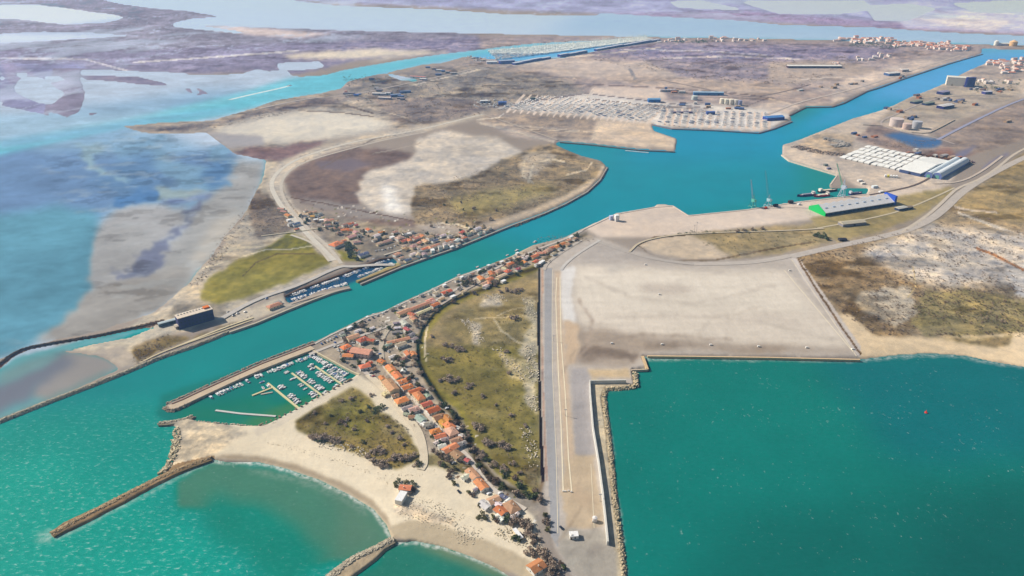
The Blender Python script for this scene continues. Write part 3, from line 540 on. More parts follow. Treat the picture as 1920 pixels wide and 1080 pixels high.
WALB = albedo(WC, DIST, .93, HS)
k2 = 1
wj = np.unique(np.r_[np.arange(0, NY, k2), NY-1]); wi = np.unique(np.r_[np.arange(0, NX, k2), NX-1])
sub = np.ix_(wj, wi)
tag(obj('water', grid_mesh('water', WX[sub], WY[sub], WZ[sub], {'Col': WALB[sub], 'Spk': WS[sub]}, M_WATER)), kind='structure')
ORD = ['first', 'second', 'third', 'fourth', 'fifth', 'sixth', 'seventh', 'eighth', 'ninth', 'tenth', 'eleventh', 'twelfth', 'thirteenth', 'fourteenth', 'fifteenth', 'sixteenth', 'seventeenth', 'eighteenth', 'nineteenth']
def ordn(i):
    if i < 19: return ORD[i]
    n = i+1; return '%d%s' % (n, 'th' if 10 <= n % 100 <= 20 else {1: 'st', 2: 'nd', 3: 'rd'}.get(n % 10, 'th'))
def relabel(objs, fmt, **k):
    for i, o in enumerate(objs): o['label'] = fmt.format(n=ordn(i), **k)
# ------------------------------------------------------------------ roads, quays, dykes
def G(q, z=0): return [Vector((*P(x, y, z), z)) for x, y in (pts(q) if isinstance(q, str) else q)]
def dist_at(x, y): X, Y = P(x, y); return math.sqrt(X*X+Y*Y+H*H)
def acol(seen, x, y, f=1.0): return tuple(float(t) for t in albedo(seen, dist_at(x, y), f))
def smooth(p, n=2):
    for _ in range(n):
        q = [p[0]]
        for a, b in zip(p, p[1:]): q += [a.lerp(b, .25), a.lerp(b, .75)]
        p = q+[p[-1]]
    return p
def ribbon(name, q, wd, seen, z=2.3, base=None, sm=2, off=0.0, mat=None, top=True):
    """a band WD metres wide along a polyline; with BASE it is a solid strip down to that height"""
    p = G(q, z)
    if sm: p = smooth(p, sm)
    vs, fs = [], []
    for i, c in enumerate(p):
        a = p[max(0, i-1)]; b = p[min(len(p)-1, i+1)]; d = (b-a); d.z = 0; d.normalize(); n = Vector((-d.y, d.x, 0))
        l, r = c+n*(wd/2+off), c-n*(wd/2-off)
        vs += [(l.x, l.y, z), (r.x, r.y, z)]
        if base is not None: vs += [(l.x, l.y, base), (r.x, r.y, base)]
    k = 2 if base is None else 4
    for i in range(len(p)-1):
        a, b = i*k, (i+1)*k
        fs.append((a, b, b+1, a+1))
        if base is not None: fs += [(a+2, b+2, b, a), (a+1, b+1, b+3, a+3)]
    if base is not None: fs += [(0, 1, 3, 2), (len(vs)-4, len(vs)-2, len(vs)-1, len(vs)-3)]
    fs = [f[::-1] for f in fs]
    if mat is None:
        mx, my = (pts(q) if isinstance(q, str) else q)[len(pts(q) if isinstance(q, str) else q)//2]
        mat = plain(name, acol(seen, mx, my), .1, .12, .9)
    return obj(name, mesh(name, vs, fs, mat))
st = dict(kind='structure')
ROADS = [("road", "626,488 600,462 575,438 552,412 530,390 516,368 508,350 512,332 530,314 560,297 600,283 660,266 740,252 800,240 860,225 905,214", 9, (212, 204, 192)),
 ("road", "640,494 618,464 585,436 560,410 545,392 532,372 526,352 530,334 548,315 580,300 640,283 720,262 800,247", 6, (200, 190, 178)),
 ("road", "1482,481 1530,470 1580,459 1640,447 1700,432 1745,412 1775,388 1800,362 1850,330 1930,290 2050,240", 15, (196, 187, 180)),
 ("road", "1300,495 1400,493 1450,486 1482,479", 12, (196, 187, 180)), ("road", "1120,452 1180,474 1240,488 1300,495", 9, (186, 178, 172)),
 ("road", "1690,436 1745,400 1780,366 1795,352 1840,335 1870,315 1905,285 1960,262", 6, (206, 194, 180)),
 ("road", "1520,430 1640,408 1700,392 1760,366 1790,352", 4, (204, 192, 170)),
 ("road", "1090,450 1050,474 1024,494 1020,506", 6, (196, 186, 176)), ("road", "1125,450 1085,474 1060,494 1052,506", 5, (206, 200, 195)),
 ("road", "580,664 640,640 700,622 760,598 812,566 850,545 905,515 960,488 1010,466 1060,448 1092,432", 5, (200, 190, 182)),
 ("road", "716,672 722,690 735,704 752,722 775,745 800,775 826,808 842,826 858,838 880,858 893,878 912,906 940,930 962,942 985,955", 5, (214, 202, 190)),
 ("road", "745,600 728,615 716,636 714,655 716,672", 6, (196, 184, 168)), ("road", "716,655 690,664 676,690 690,702", 5, (200, 188, 178)),
 ("path", "690,702 720,728 752,770 782,802 792,830 796,868 788,880", 8, (222, 207, 184)),
 ("road", "478,206 520,196 580,184 640,180 700,170 760,157 840,140 900,126 960,122 1040,108 1240,78 1300,76", 7, (196, 184, 176)),
 ("road", "1440,214 1500,190 1600,168 1700,135 1760,116 1800,104", 8, (204, 192, 184)), ("road", "1240,150 1330,168 1405,184 1470,172 1520,158", 5, (140, 130, 134)),
 ("road", "1790,270 1748,256 1700,250 1640,232 1680,214 1720,196 1780,178 1900,180", 5, (190, 180, 176)), ("road", "1758,262 1790,245 1850,215 1900,192 1960,172", 8, (164, 168, 190)),
 ("road", "1630,365 1680,356 1720,346 1752,328 1766,308", 4, (120, 110, 110)), ("road", "1750,344 1800,342 1840,322 1880,292", 5, (206, 192, 180)),
 ("road", "820,575 850,556 900,528 960,498 1010,478", 4, (190, 178, 166)), ("path", "330,650 384,628 430,610 475,595", 3, (214, 200, 168)), ("path", "262,680 300,661 350,643 384,631 430,615 472,600", 2.5, (206, 190, 158)),
 ("road", "545,440 580,452 600,466 618,490", 5, (204, 194, 180)), ("path", "490,442 540,436 585,430 612,424", 3, (196, 186, 164)),
 ("path", "1180,472 1200,452 1260,440 1330,436 1480,432 1545,428", 4, (204, 190, 168)), ("road", "905,214 960,232 1010,250 1045,262", 4, (196, 184, 172)),
 ("road", "740,496 700,496 660,500 636,498 560,535 480,560 410,600", 8, (196, 190, 184)), ("path", "720,478 760,466 800,452 850,440", 4, (196, 186, 172))]
for i, (n, q, wd, cc) in enumerate(ROADS): tag(ribbon(n, q, wd, cc, 2.25+.03*i), **st)
wk = ribbon('wake', '543,161 520,166.5 500,171 470,177.5 430,187', 11, (238, 246, 248), .06, mat=plain('wake_foam', (.62, .72, .74), .35, .06, .8)); tag(wk, **st)
# painted lanes of the yard
for q, wd in (("1044,520 1042,560 1047,700 1052,800 1056,922", 1.1), ("1050,520 1052,640 1060,740 1066,860 1072,922", 1.1), ("1036,506 1035,600 1036,700 1043,860 1046,1000", .5), ("1108,870 1114,990", .5), ("1470,506 1600,660", .8), ("1484,486 1606,668", .7)):
    tag(ribbon("road_marking", q, wd, (246, 232, 205), 2.12, sm=0), **st)
def wall_thing(name, q, wd, seen, z, base, label, cat, sm=0, off=0, group=None):
    return tag(ribbon(name, q, wd, seen, z, base, sm, off), label, cat, group)
wall_thing("sea_wall", "1174,712 1106,713 1107,740 1112,800 1122,860 1130,920 1136,975 1140,1015", 1.5, (226, 222, 214), 6.2, 0, "pale concrete sea wall dividing the yard strip from its rocky berm", "sea wall")
wall_thing("quay_wall", "1214,666 1300,667 1440,669 1612,673", 2.2, (226, 196, 160), 2.8, -3, "straight dark faced quay wall along the southern edge of the great yard", "quay wall", off=-1)
wall_thing("quay_wall", "1205,667 1214,692", 3, (220, 190, 150), 2.8, -3, "short angled quay wall closing the corner of the eastern basin", "quay wall")
wall_thing("quay_wall", "1214,692 1184,693", 2, (210, 190, 170), 2.8, -3, "short level quay wall between the yard corner and the berm", "quay wall")
wall_thing("quay_wall", "1092,431 1155,401 1228,388 1262,386 1291,404 1400,393 1500,378 1625,364", 3, (222, 206, 194), 2.7, -3, "sandy concrete quay edge under the three harbour cranes", "quay wall")
wall_thing("quay_wall", "1222,233 1260,241 1340,244 1422,249 1450,241 1485,227", 4, (150, 140, 146), 2.7, -3, "dark quay edge in front of the boatyard", "quay wall")
wall_thing("quay_wall", "1266,284 1200,281 1110,271 1050,266", 4, (140, 128, 124), 2.6, -3, "dark stone edge on the south side of the sandy tip", "quay wall")
wall_thing("quay_wall", "1480,216 1510,201 1560,200 1582,193 1625,171 1652,163 1690,149 1720,139 1780,119 1842,101", 4, (130, 120, 122), 2.5, -3, "long quay edge on the far side of the upper canal", "quay wall")
wall_thing("quay_wall", "676,532 700,522 750,501 800,483 850,466 900,446 937,431 960,422 1020,400 1060,382 1100,360 1125,337 1138,314", 3, (176, 164, 156), 2.6, -3, "stone quay on the north bank of the canal below the hamlet", "quay wall")
wall_thing("quay_wall", "430,622 480,605 530,584 577,565 620,549 654,539", 3, (196, 186, 168), 2.6, -3, "stone quay outside the narrow marina on the north bank", "quay wall")
wall_thing("quay_wall", "591,644 620,628 656,611 690,594 720,585 760,566 800,548 855,521 900,505 960,482", 2, (214, 206, 196), 2.6, -3, "pale canal quay running past the village front", "quay wall")
wall_thing("quay_wall", "534,554 560,542 640,513 712,485 736,482", 2, (120, 96, 84), 2.8, -2, "inland quay of the narrow marina with rusty edge", "quay wall")
wall_thing("quay_wall", "588,657 660,696 674,702", 1.6, (220, 204, 172), 2.7, -2, "sand coloured promenade wall behind the village marina", "quay wall")
wall_thing("quay_wall", "1466,290 1480,301 1570,328 1557,346", 3, (222, 206, 190), 2.6, -3, "pale landing edge on the northern side of the port", "quay wall")
# jetty between canal and village marina
wall_thing("stone_jetty", "318,764 340,756 378,738 432,713 480,692 536,670 586,651", 10, (206, 186, 162), 2.6, -3, "long stone and sand jetty sheltering the village marina from the canal", "jetty")
wall_thing("quay_wall", "322,757 342,749 376,733 431,708 492,681 540,663 590,644", 1, (120, 84, 70), 3.1, 0, "low rusty brown kerb wall on top of the marina jetty", "wall")
wall_thing("stone_pier", "669,527 700,515 750,496", 5, (170, 150, 110), 2.9, -2, "grassy pier between the canal and the eastern half of the narrow marina", "pier")
wall_thing("stone_pier", "545,569 600,552 656,539", 5, (184, 170, 158), 2.7, -2, "bare stone pier between the canal and the western half of the narrow marina", "pier")
wall_thing("floating_boom", "404,769 450,775 517,780", 2.6, (214, 210, 206), .8, -.3, "long pale floating boom lying alone in the village marina", "boom")
PONT = "pontoons of the village marina"
wall_thing("pontoon", "591,686 645,723", 2.2, (222, 212, 172), .9, -.3, "sand coloured pontoon nearest the village, boats on both sides", "pontoon", group=PONT)
wall_thing("pontoon", "547,699 606,743", 2.2, (222, 212, 172), .9, -.3, "middle pontoon of the village marina with boats on both sides", "pontoon", group=PONT)
wall_thing("pontoon", "502,718 560,765", 2.4, (226, 214, 170), .9, -.3, "outer pontoon of the village marina, boats along its village side", "pontoon", group=PONT)
wall_thing("pontoon", "511,726 473,741", 2.2, (226, 214, 170), .95, -.3, "short pontoon arm branching off the outer pontoon", "pontoon", group=PONT)
wall_thing("pontoon", "489,739 511,735", 2, (190, 184, 170), .8, -.3, "small loose float beside the branching pontoon arm", "pontoon", group=PONT)
# boulders
def rock_mesh(name, places, mat, seed=1):
    rr = np.random.RandomState(seed)
    cube = np.array([(x, y, z) for x in (-1, 1) for y in (-1, 1) for z in (-1, 1)], float)
    cf = [(0, 1, 3, 2), (4, 6, 7, 5), (0, 4, 5, 1), (2, 3, 7, 6), (0, 2, 6, 4), (1, 5, 7, 3)]
    vs, fs = [], []
    for k, (x, y, z, s) in enumerate(places):
        a = rr.rand()*6.28; c = cube*(.55+.6*rr.rand(8, 3)); c *= s*np.array([1, .75, .7])*.6
        ca, sa = math.cos(a), math.sin(a); t = rr.rand()-.5
        X = c[:, 0]*ca-c[:, 1]*sa; Y = c[:, 0]*sa+c[:, 1]*ca; Z_ = c[:, 2]+t*X
        b = len(vs); vs += list(zip(X+x, Y+y, Z_+z)); fs += [tuple(b+i for i in f) for f in cf]
    return mesh(name, vs, fs, mat)
def along(q, n, spread, seed=1, z0=0., zh=1.5, s0=1., s1=2.2, sm=1, prof=True):
    rr = random.Random(seed); p = G(q) if not isinstance(q, list) else q
    if sm: p = smooth(p, sm)
    L = [0]
    for a, b in zip(p, p[1:]): L.append(L[-1]+(b-a).length)
    out = []
    for _ in range(n):
        t = rr.random()*L[-1]; i = max(k for k in range(len(L)) if L[k] <= t); i = min(i, len(p)-2)
        a, b = p[i], p[i+1]; d = (b-a).normalized(); c = a+d*(t-L[i]); o = rr.uniform(-1, 1); nn = Vector((-d.y, d.x, 0))
        h = z0+zh*(1-abs(o)**1.6 if prof else rr.random())
        out.append((c.x+nn.x*o*spread, c.y+nn.y*o*spread, h, rr.uniform(s0, s1)))
    return out
def stone(name, seen, x, y, var=.3): return plain(name, acol(seen, x, y), var, .35, .9, .4)
def breakwater(q, n, hw, hh, seen, label, seed, s0=.6, s1=1.7):
    r = D.objects.new('breakwater', None); COL.objects.link(r); p = G(q); r.location = p[0]
    tag(r, label, 'breakwater')
    m = stone('boulder_stone', seen, *pts(q)[0])
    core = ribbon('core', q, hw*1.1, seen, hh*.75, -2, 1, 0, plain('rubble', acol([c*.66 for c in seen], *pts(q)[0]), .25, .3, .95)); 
    ar = obj('rock_armour', rock_mesh('rock_armour', along(q, n, hw, seed, -.2, hh, s0, s1), m, seed)); ar['kind'] = 'stuff'
    for o in (core, ar):
        o.parent = r; o.matrix_parent_inverse.translation = -p[0]
    return r
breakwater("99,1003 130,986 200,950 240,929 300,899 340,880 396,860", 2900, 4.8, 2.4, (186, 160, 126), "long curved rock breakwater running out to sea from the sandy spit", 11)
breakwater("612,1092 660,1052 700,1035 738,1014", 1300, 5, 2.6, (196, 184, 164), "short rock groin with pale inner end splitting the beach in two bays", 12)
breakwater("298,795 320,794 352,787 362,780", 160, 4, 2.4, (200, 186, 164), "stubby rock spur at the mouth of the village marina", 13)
def armour(q, n, hw, hh, seen, seed, s0=.9, s1=2.4, name='rock_armour', z0=-.4):
    m = stone('armour_stone', seen, *pts(q)[len(pts(q))//2])
    return tag(obj(name, rock_mesh(name, along(q, n, hw, seed, z0, hh, s0, s1, prof=True), m, seed)), kind='stuff')
armour("-40,806 0,791 100,751 200,713 250,693 300,671 350,655 384,642 430,623", 3600, 3.6, 2.6, (198, 186, 164), 21, .8, 1.8)
armour("1135,729 1130,746 1142,840 1149,930 1160,1010 1168,1090", 1900, 3.4, 2.4, (206, 188, 158), 22, .8, 1.8)
armour("1190,726 1162,729 1136,730", 160, 3.5, 3, (214, 196, 166), 23, 1.1, 2.2); armour("1190,700 1192,726", 90, 3.5, 3, (214, 196, 166), 24, 1.1, 2.2)
armour("333,806 332,840 322,872 305,890", 240, 5, 3, (206, 190, 160), 25, 1.2, 2.6)
armour("360,792 430,797 480,802 520,795", 160, 2.5, 2, (200, 186, 168), 26, .8, 1.6)
armour("312,759 342,747 376,731 431,706 492,679 540,661 590,642", 620, 2.4, 2.6, (186, 168, 150), 27, .8, 1.7)
armour("309,764 316,771 332,770 380,744", 160, 2.5, 2.4, (186, 168, 150), 28, 1, 2)
armour("-40,697 0,684 20,667 45,654 100,644 180,631 250,616 305,605", 900, 2.2, 2.2, (96, 84, 76), 29, .9, 1.8)
armour("965,425 1020,403 1060,384 1100,362 1127,338 1138,314", 500, 3, 2.5, (150, 136, 126), 30, 1, 2.2)
armour("760,945 820,955 860,980 842,985 790,975 752,958 760,945", 380, 9, .35, (228, 214, 192), 31, .3, .8, 'loose_rock', 2.0)
armour("850,998 900,1005 890,1015 860,1008", 150, 8, .4, (216, 204, 184), 32, .3, .9, 'loose_rock', 1.9)
armour("935,995 960,1010 990,1020", 220, 7, .4, (204, 190, 164), 33, .3, .9, 'loose_rock', 2.0)
for i_, (q_, n_, hw_) in enumerate([('882,606 892,628 898,648', 130, 8), ('905,562 925,556 942,570', 130, 10), ('930,655 955,680 985,715', 120, 7), ('985,560 1000,600', 90, 7), ('990,650 1002,720', 130, 7), ('996,745 1004,775', 70, 6), ('985,805 1005,880', 90, 6), ('870,600 880,612', 60, 6), ('600,835 650,845 700,856', 120, 6)]): armour(q_, n_, hw_, .5, (226, 212, 192), 51+i_, .4, 1.5, 'loose_rock', 2.0)
armour("870,862 760,905 600,860 500,832", 50, 1.5, .15, (150, 132, 110), 34, .2, .6, 'driftwood', 2.0)
armour("500,832 560,845 640,868 700,890 760,925", 90, 3, .15, (150, 132, 110), 35, .2, .6, 'driftwood', 2.0)
# boulders set in a row along the marina path: one thing each
rm = stone('boulder_stone', (150, 136, 116), 560, 780)
base = rock_mesh('boulder', [(0, 0, 0, 2.2)], rm, 3)
rowp = [p for p in smooth(G("488,800 520,788 560,768 600,746 640,724 660,714"), 2)]
tot = len(rowp)
k = 0
for a, b in zip(rowp, rowp[1:]):
    n_ = max(1, int((b-a).length/4.2))
    for j in range(n_):
        c = a.lerp(b, j/n_); o = obj('boulder', base if k == 0 else base); k += 1
        o.location = (c.x+random.uniform(-.4, .4), c.y+random.uniform(-.4, .4), 2.5); o.rotation_euler = (0, 0, random.random()*6); s = random.uniform(.6, 1.3); o.scale = (s, s, s)
        o['category'] = 'boulder'; o['group'] = 'boulders lining the marina path'; o['label'] = 'x'
relabel([o for o in D.objects if o.name.startswith('boulder')], '{n} grey boulder in the row lining the marina path, counted from the sea end')
# ------------------------------------------------------------------ houses
class MB:
    """collects faces, builds one mesh object"""
    def __init__(s): s.v, s.f, s.m = [], [], []
    def quad(s, p, mi=0): b = len(s.v); s.v += [tuple(q) for q in p]; s.f.append(tuple(range(b, b+len(p)))); s.m.append(mi); return s
    def box(s, x0, y0, z0, x1, y1, z1, mi=0):
        b = len(s.v); s.v += [(x, y, z) for x in (x0, x1) for y in (y0, y1) for z in (z0, z1)]
        for f in ((0, 1, 3, 2), (4, 6, 7, 5), (0, 4, 5, 1), (2, 3, 7, 6), (0, 2, 6, 4), (1, 5, 7, 3)): s.f.append(tuple(b+i for i in f)); s.m.append(mi)
        return s
    def bar(s, a, b_, r, mi=0, n=4):
        a, b_ = Vector(a), Vector(b_); d = (b_-a).normalized(); u = d.orthogonal().normalized(); w_ = d.cross(u); k = len(s.v)
        for e in (a, b_):
            for i in range(n): t = 2*math.pi*(i+.5)/n; s.v.append(tuple(e+u*(r*math.cos(t))+w_*(r*math.sin(t))))
        for i in range(n): j = (i+1) % n; s.f.append((k+i, k+j, k+n+j, k+n+i)); s.m.append(mi)
        s.f += [tuple(k+i for i in range(n))[::-1], tuple(k+n+i for i in range(n))]; s.m += [mi, mi]
        return s
    def cyl(s, x, y, z0, z1, r, mi=0, n=24, r2=None, cap=0.0):
        k = len(s.v); r2 = r if r2 is None else r2
        for z, q in ((z0, r), (z1, r2)):
            for i in range(n): t = 2*math.pi*i/n; s.v.append((x+q*math.cos(t), y+q*math.sin(t), z))
        for i in range(n): j = (i+1) % n; s.f.append((k+i, k+j, k+n+j, k+n+i)); s.m.append(mi)
        s.v.append((x, y, z1+cap)); c = len(s.v)-1
        for i in range(n): s.f.append((k+n+i, k+n+(i+1) % n, c)); s.m.append(mi)
        s.f.append(tuple(k+i for i in range(n))[::-1]); s.m.append(mi)
        return s
    def build(s, name, mats, parent=None): return obj(name, mesh(name, s.v, s.f, mats, mi=s.m), parent)
def root(name, x, y, z=2.0, rz=0): o = D.objects.new(name, None); COL.objects.link(o); o.location = (x, y, z); o.rotation_euler = (0, 0, rz); return o
_mc = {}
def rm_(key, seen, dist, var=.2, scale=.9, rough=.85, f=1.0):
    k = (key, tuple(seen), round(dist/500))
    if k not in _mc: _mc[k] = plain(key, tuple(float(t) for t in albedo(seen, 500*k[2], f)), var, scale, rough)
    return _mc[k]
def tile_mat(key, seen, dist):
    k = ('tile', tuple(seen), round(dist/500))
    if k not in _mc:
        g = NT(key); a = albedo(seen, 500*k[2]); n = g.noise(.45, 5, .65); n2 = g.noise(2.2, 2, .6)
        v = g.n('ShaderNodeVectorMath', operation='SCALE'); v.inputs[0].default_value = [float(t) for t in a]
        g.l(g.math('MULTIPLY_ADD', g.math('SUBTRACT', n, .5), 1.1, g.math('MULTIPLY_ADD', g.math('SUBTRACT', n2, .5), .6, 1.0)), v.inputs['Scale'])
        w_ = g.n('ShaderNodeTexWave', i_Scale=1.6, i_Distortion=.5); tc = g.n('ShaderNodeTexCoord'); g.l(tc.outputs['Object'], w_.inputs['Vector'])
        c = g.mix(g.math('MULTIPLY', w_.outputs['Fac'], .22), v.outputs[0], [float(t)*.55 for t in a])
        g.l(c, g.b.inputs['Base Color']); g.b.inputs['Roughness'].default_value = .85
        _mc[k] = g.m
    return _mc[k]
ROOF = {'o': ((238, 138, 84), 'orange'), 'r': ((216, 104, 78), 'red'), 's': ((228, 160, 130), 'salmon'), 'p': ((232, 184, 150), 'peach'), 'b': ((158, 122, 104), 'brown'),
        'k': ((206, 160, 158), 'dusty pink'), 'w': ((250, 248, 248), 'white'), 'g': ((158, 156, 156), 'grey'), 'c': ((226, 206, 172), 'cream'), 'y': ((244, 172, 66), 'yellow'),
        'u': ((70, 98, 150), 'blue'), 't': ((190, 150, 122), 'tan'), 'n': ((150, 172, 160), 'grey green'), 'm': ((186, 84, 96), 'magenta red')}
WALL = {'w': ((240, 234, 226), 'white'), 'c': ((234, 214, 180), 'cream'), 'k': ((226, 196, 186), 'pink'), 'y': ((246, 214, 130), 'yellow'), 'g': ((190, 184, 178), 'grey'), 'o': ((228, 178, 130), 'ochre')}
glass = plain('window_glass', (.03, .04, .05), .1, 1, .25, 0, .5); trim = plain('window_trim', (.55, .54, .5), .1, 1, .6); wood = plain('door_wood', (.14, .09, .06), .2, 1, .6)
ca, cb = Vector(P(500, 640)), Vector(P(1000, 440)); CANAL_A = math.atan2((cb-ca).y, (cb-ca).x)
va, vb = Vector(P(740, 710)), Vector(P(900, 890)); STREET_A = math.atan2((vb-va).y, (vb-va).x)
def house(x, y, L, W, roof, wall='w', ang=0.0, h=3.2, kind='gable', det=2, name='house', pitch=.36, chim=True, seed=0):
    """a house whose middle shows at photo x,y (level with its eaves)"""
    gx_, gy_ = P(x, y, 2+h); dist = dist_at(x, y); rr = random.Random(int(x*31+y*17+seed)); L *= .95; W *= .93
    t = root(name, gx_, gy_, 2.0, ang)
    jt = rr.uniform(-.12, .10); cc_ = [min(255, max(0, c*(1+jt)*.76+.24*g_+rr.uniform(-8, 8))) for c, g_ in zip(ROOF[roof][0], (212, 176, 156))]
    rm = tile_mat('roof_tile', [int(c/6)*6 for c in cc_], dist) if kind != 'flat' else rm_('flat_roof', ROOF[roof][0], dist)
    wm = rm_('render_wall', WALL[wall][0], dist, .1, .4, .9, .95)
    l, w_, e = L/2, W/2, .45
    if kind == 'flat':
        MB().box(-l, -w_, -.6, l, w_, h).build('wall', wm, t)
        m = MB().box(-l-.15, -w_-.15, h, l+.15, w_+.15, h+.28); rf = m.build('roof', rm, t)
        if det > 1: MB().box(-l+.9, -w_+.9, h+.28, -l+2.2, -w_+2.2, h+1.0).build('roof_hatch', wm, rf)
    else:
        rh = h+w_*pitch*(1 if kind == 'gable' else 1); hl = l if kind == 'gable' else max(.3, l-w_*.9)
        m = MB().box(-l, -w_, -.6, l, w_, h-.02)
        if kind == 'gable':
            for s_ in (-1, 1): m.quad([(s_*l, -w_, h-.02), (s_*l, w_, h-.02), (s_*l, 0, rh-.12)][::s_])
        m.build('wall', wm, t)
        m = MB(); y0 = w_+e; z0 = h-e*pitch; lo_ = l+e; th = .16; hl2 = hl+e if kind == 'gable' else hl
        T = [(-lo_, -y0, z0), (lo_, -y0, z0), (lo_, y0, z0), (-lo_, y0, z0), (-hl2, 0, rh), (hl2, 0, rh)]
        A = [(a[0], a[1], a[2]+th) for a in T]
        m.quad([A[0], A[1], A[5], A[4]]).quad([A[2], A[3], A[4], A[5]]).quad([A[1], A[2], A[5]]).quad([A[3], A[0], A[4]]) if kind != 'gable' else m.quad([A[0], A[1], A[5], A[4]]).quad([A[2], A[3], A[4], A[5]])
        m.quad([T[4], T[5], T[1], T[0]]).quad([T[5], T[4], T[3], T[2]])
        if kind != 'gable': m.quad([T[5], T[2], T[1]]).quad([T[4], T[0], T[3]])
        for a, b in ((0, 1), (2, 3)) + (((1, 2), (3, 0)) if kind != 'gable' else ()): m.quad([T[a], T[b], A[b], A[a]])
        if kind == 'gable':
            for a, b in ((1, 5), (5, 2), (3, 4), (4, 0)): m.quad([T[a], T[b], A[b], A[a]])
        rf = m.build('roof', rm, t)
        if chim and det > 0:
            cx, cy = rr.uniform(-.5, .5)*hl, rr.choice((-1, 1))*w_*.4
            MB().box(cx-.35, cy-.35, h-.2, cx+.35, cy+.35, rh+.9).build('chimney', wm, rf)
    if det > 1:
        def opening(nm, face, u, z0, ww, hh, mat):
            m = MB(); d = .05
            if face in 'fb':
                s_ = -1 if face == 'f' else 1; yy = s_*(w_); a = sorted((yy, yy+s_*d)); m.box(u-ww/2, a[0], z0, u+ww/2, a[1], z0+hh)
                if nm == 'window': o_ = m.build(nm, mat, t); a = sorted((yy, yy+s_*.12)); MB().box(u-ww/2-.1, a[0], z0-.14, u+ww/2+.1, a[1], z0).build('sill', trim, o_); return
            else:
                s_ = -1 if face == 'l' else 1; xx = s_*l; a = sorted((xx, xx+s_*d)); m.box(a[0], u-ww/2, z0, a[1], u+ww/2, z0+hh)
            m.build(nm, mat, t)
        nf = max(1, int(L/4.5))
        for face in 'fb':
            for i in range(nf): opening('window', face, -l+L*(i+.5)/nf+(.8 if i == 0 and face == 'f' else 0), 1.0, 1.2, 1.3, glass)
        opening('door', 'f', -l+1.1, 0, 1.0, 2.1, wood)
        for face in 'lr': opening('window', face, 0, 1.0, 1.1, 1.3, glass)
        if h > 5:
            for face in 'fb':
                for i in range(nf): opening('window', face, -l+L*(i+.5)/nf, 3.9, 1.1, 1.3, glass)
    return t
PI = math.pi
def size_word(L, W): a = L*W; return 'large' if a > 180 else 'long' if L/W > 2.2 else 'small' if a < 62 else 'medium'
def cluster(rows, ang0, fmt, group, det, key, name='house'):
    """rows: x,y,L,W,roof,wall[,rot[,h[,kind]]]; labels count the houses of one look along the row"""
    made = []
    for r in rows:
        x, y, L, W, ro, wa_ = r[:6]; rot = r[6] if len(r) > 6 else 0; h = r[7] if len(r) > 7 else 3.1; kd = r[8] if len(r) > 8 else ('flat' if ro in 'wg' and det < 2 and W < 7 else 'gable')
        o = house(x, y, L, W, ro, wa_, ang0+math.radians(rot), h, kd, det, name); o['category'] = 'house'; o['group'] = group
        made.append((key(x, y), size_word(L, W), ROOF[ro][1], WALL[wa_][1], o))
    made.sort(key=lambda q: q[0])
    for i, (_, sw, rc, wc_, o) in enumerate(made): o['label'] = fmt.format(s=sw, r=rc, w=wc_, n=ordn(i))
    return [m[-1] for m in made]
# the street village, sea end nearest; first the inland side, then the seaward side
cluster([(715, 677, 9, 7, 'o', 'c', 20), (732, 690, 14, 9, 'o', 'y'), (744, 703, 15, 9, 'o', 'c'), (754, 715, 10, 9, 'o', 'w', 90), (765, 711, 7, 6, 'r', 'c'), (763, 725, 12, 9, 'o', 'w', 90), (777, 732, 14, 6, 'r', 'c', 90), (785, 742, 17, 9, 'o', 'c', 0, 4.5, 'hip'),
         (800, 757, 12, 8, 'r', 'c', 90), (812, 768, 14, 10, 'r', 'w', 90), (823, 781, 12, 9, 'b', 'c', 90), (838, 784, 12, 7, 'o', 'c', 0), (831, 792, 9, 7, 'y', 'y', 0), (842, 797, 13, 10, 'o', 'y', 0, 3.6, 'hip'), (846, 808, 14, 11, 'p', 'k', 0, 4, 'hip'),
         (855, 825, 12, 8, 'b', 'c', 90), (866, 831, 9, 6, 'g', 'w', 90, 2.8), (802, 741, 6, 5, 'n', 'w', 0, 2.6), (858, 801, 6, 4, 'w', 'w', 20, 2.5), (866, 816, 7, 5, 'w', 'w', 60, 2.5), (776, 715, 8, 5, 'g', 'w', 10, 2.6), (790, 729, 8, 5, 'b', 'g', 30, 2.6)],
        STREET_A, '{s} {w} {r} roofed house, {n} from the north, inland side of street', 'houses on the inland side of the village street', 2, lambda x, y: y+x*.6)
cluster([(716, 708, 8, 6, 'o', 'c', 0), (732, 722, 24, 12, 's', 'c', 0, 5.6), (741, 741, 8, 5, 'b', 'w', 90), (753, 750, 14, 10, 'o', 'c', 90, 3.6, 'hip'), (763, 764, 12, 6, 'g', 'w', 90), (776, 767, 11, 9, 'k', 'w', 90), (762, 776, 6, 4, 'n', 'w', 40, 2.6), (774, 781, 9, 5, 'b', 'c', 60),
         (788, 784, 13, 9, 'n', 'w', 10), (793, 792, 9, 6, 'w', 'w', 10, 2.6), (803, 794, 9, 7, 'g', 'w', 80), (816, 808, 11, 8, 'o', 'c', 80, 3.1, 'hip'), (825, 817, 12, 7, 'r', 'w', 80), (821, 828, 9, 4, 'w', 'g', 100, 2.6), (834, 823, 7, 5, 'g', 'g', 80), (829, 836, 8, 6, 'w', 'w', 80, 2.7),
         (844, 840, 17, 9, 'o', 'w', 100, 3.3), (857, 852, 11, 10, 'b', 'c', 10), (876, 862, 5, 5, 'm', 'w', 20), (722, 738, 6, 6, 'c', 'c', 10, 3)],
        STREET_A, '{s} {w} {r} roofed house, {n} from the north, seaward side of street', 'houses on the seaward side of the village street', 2, lambda x, y: y+x*.6)
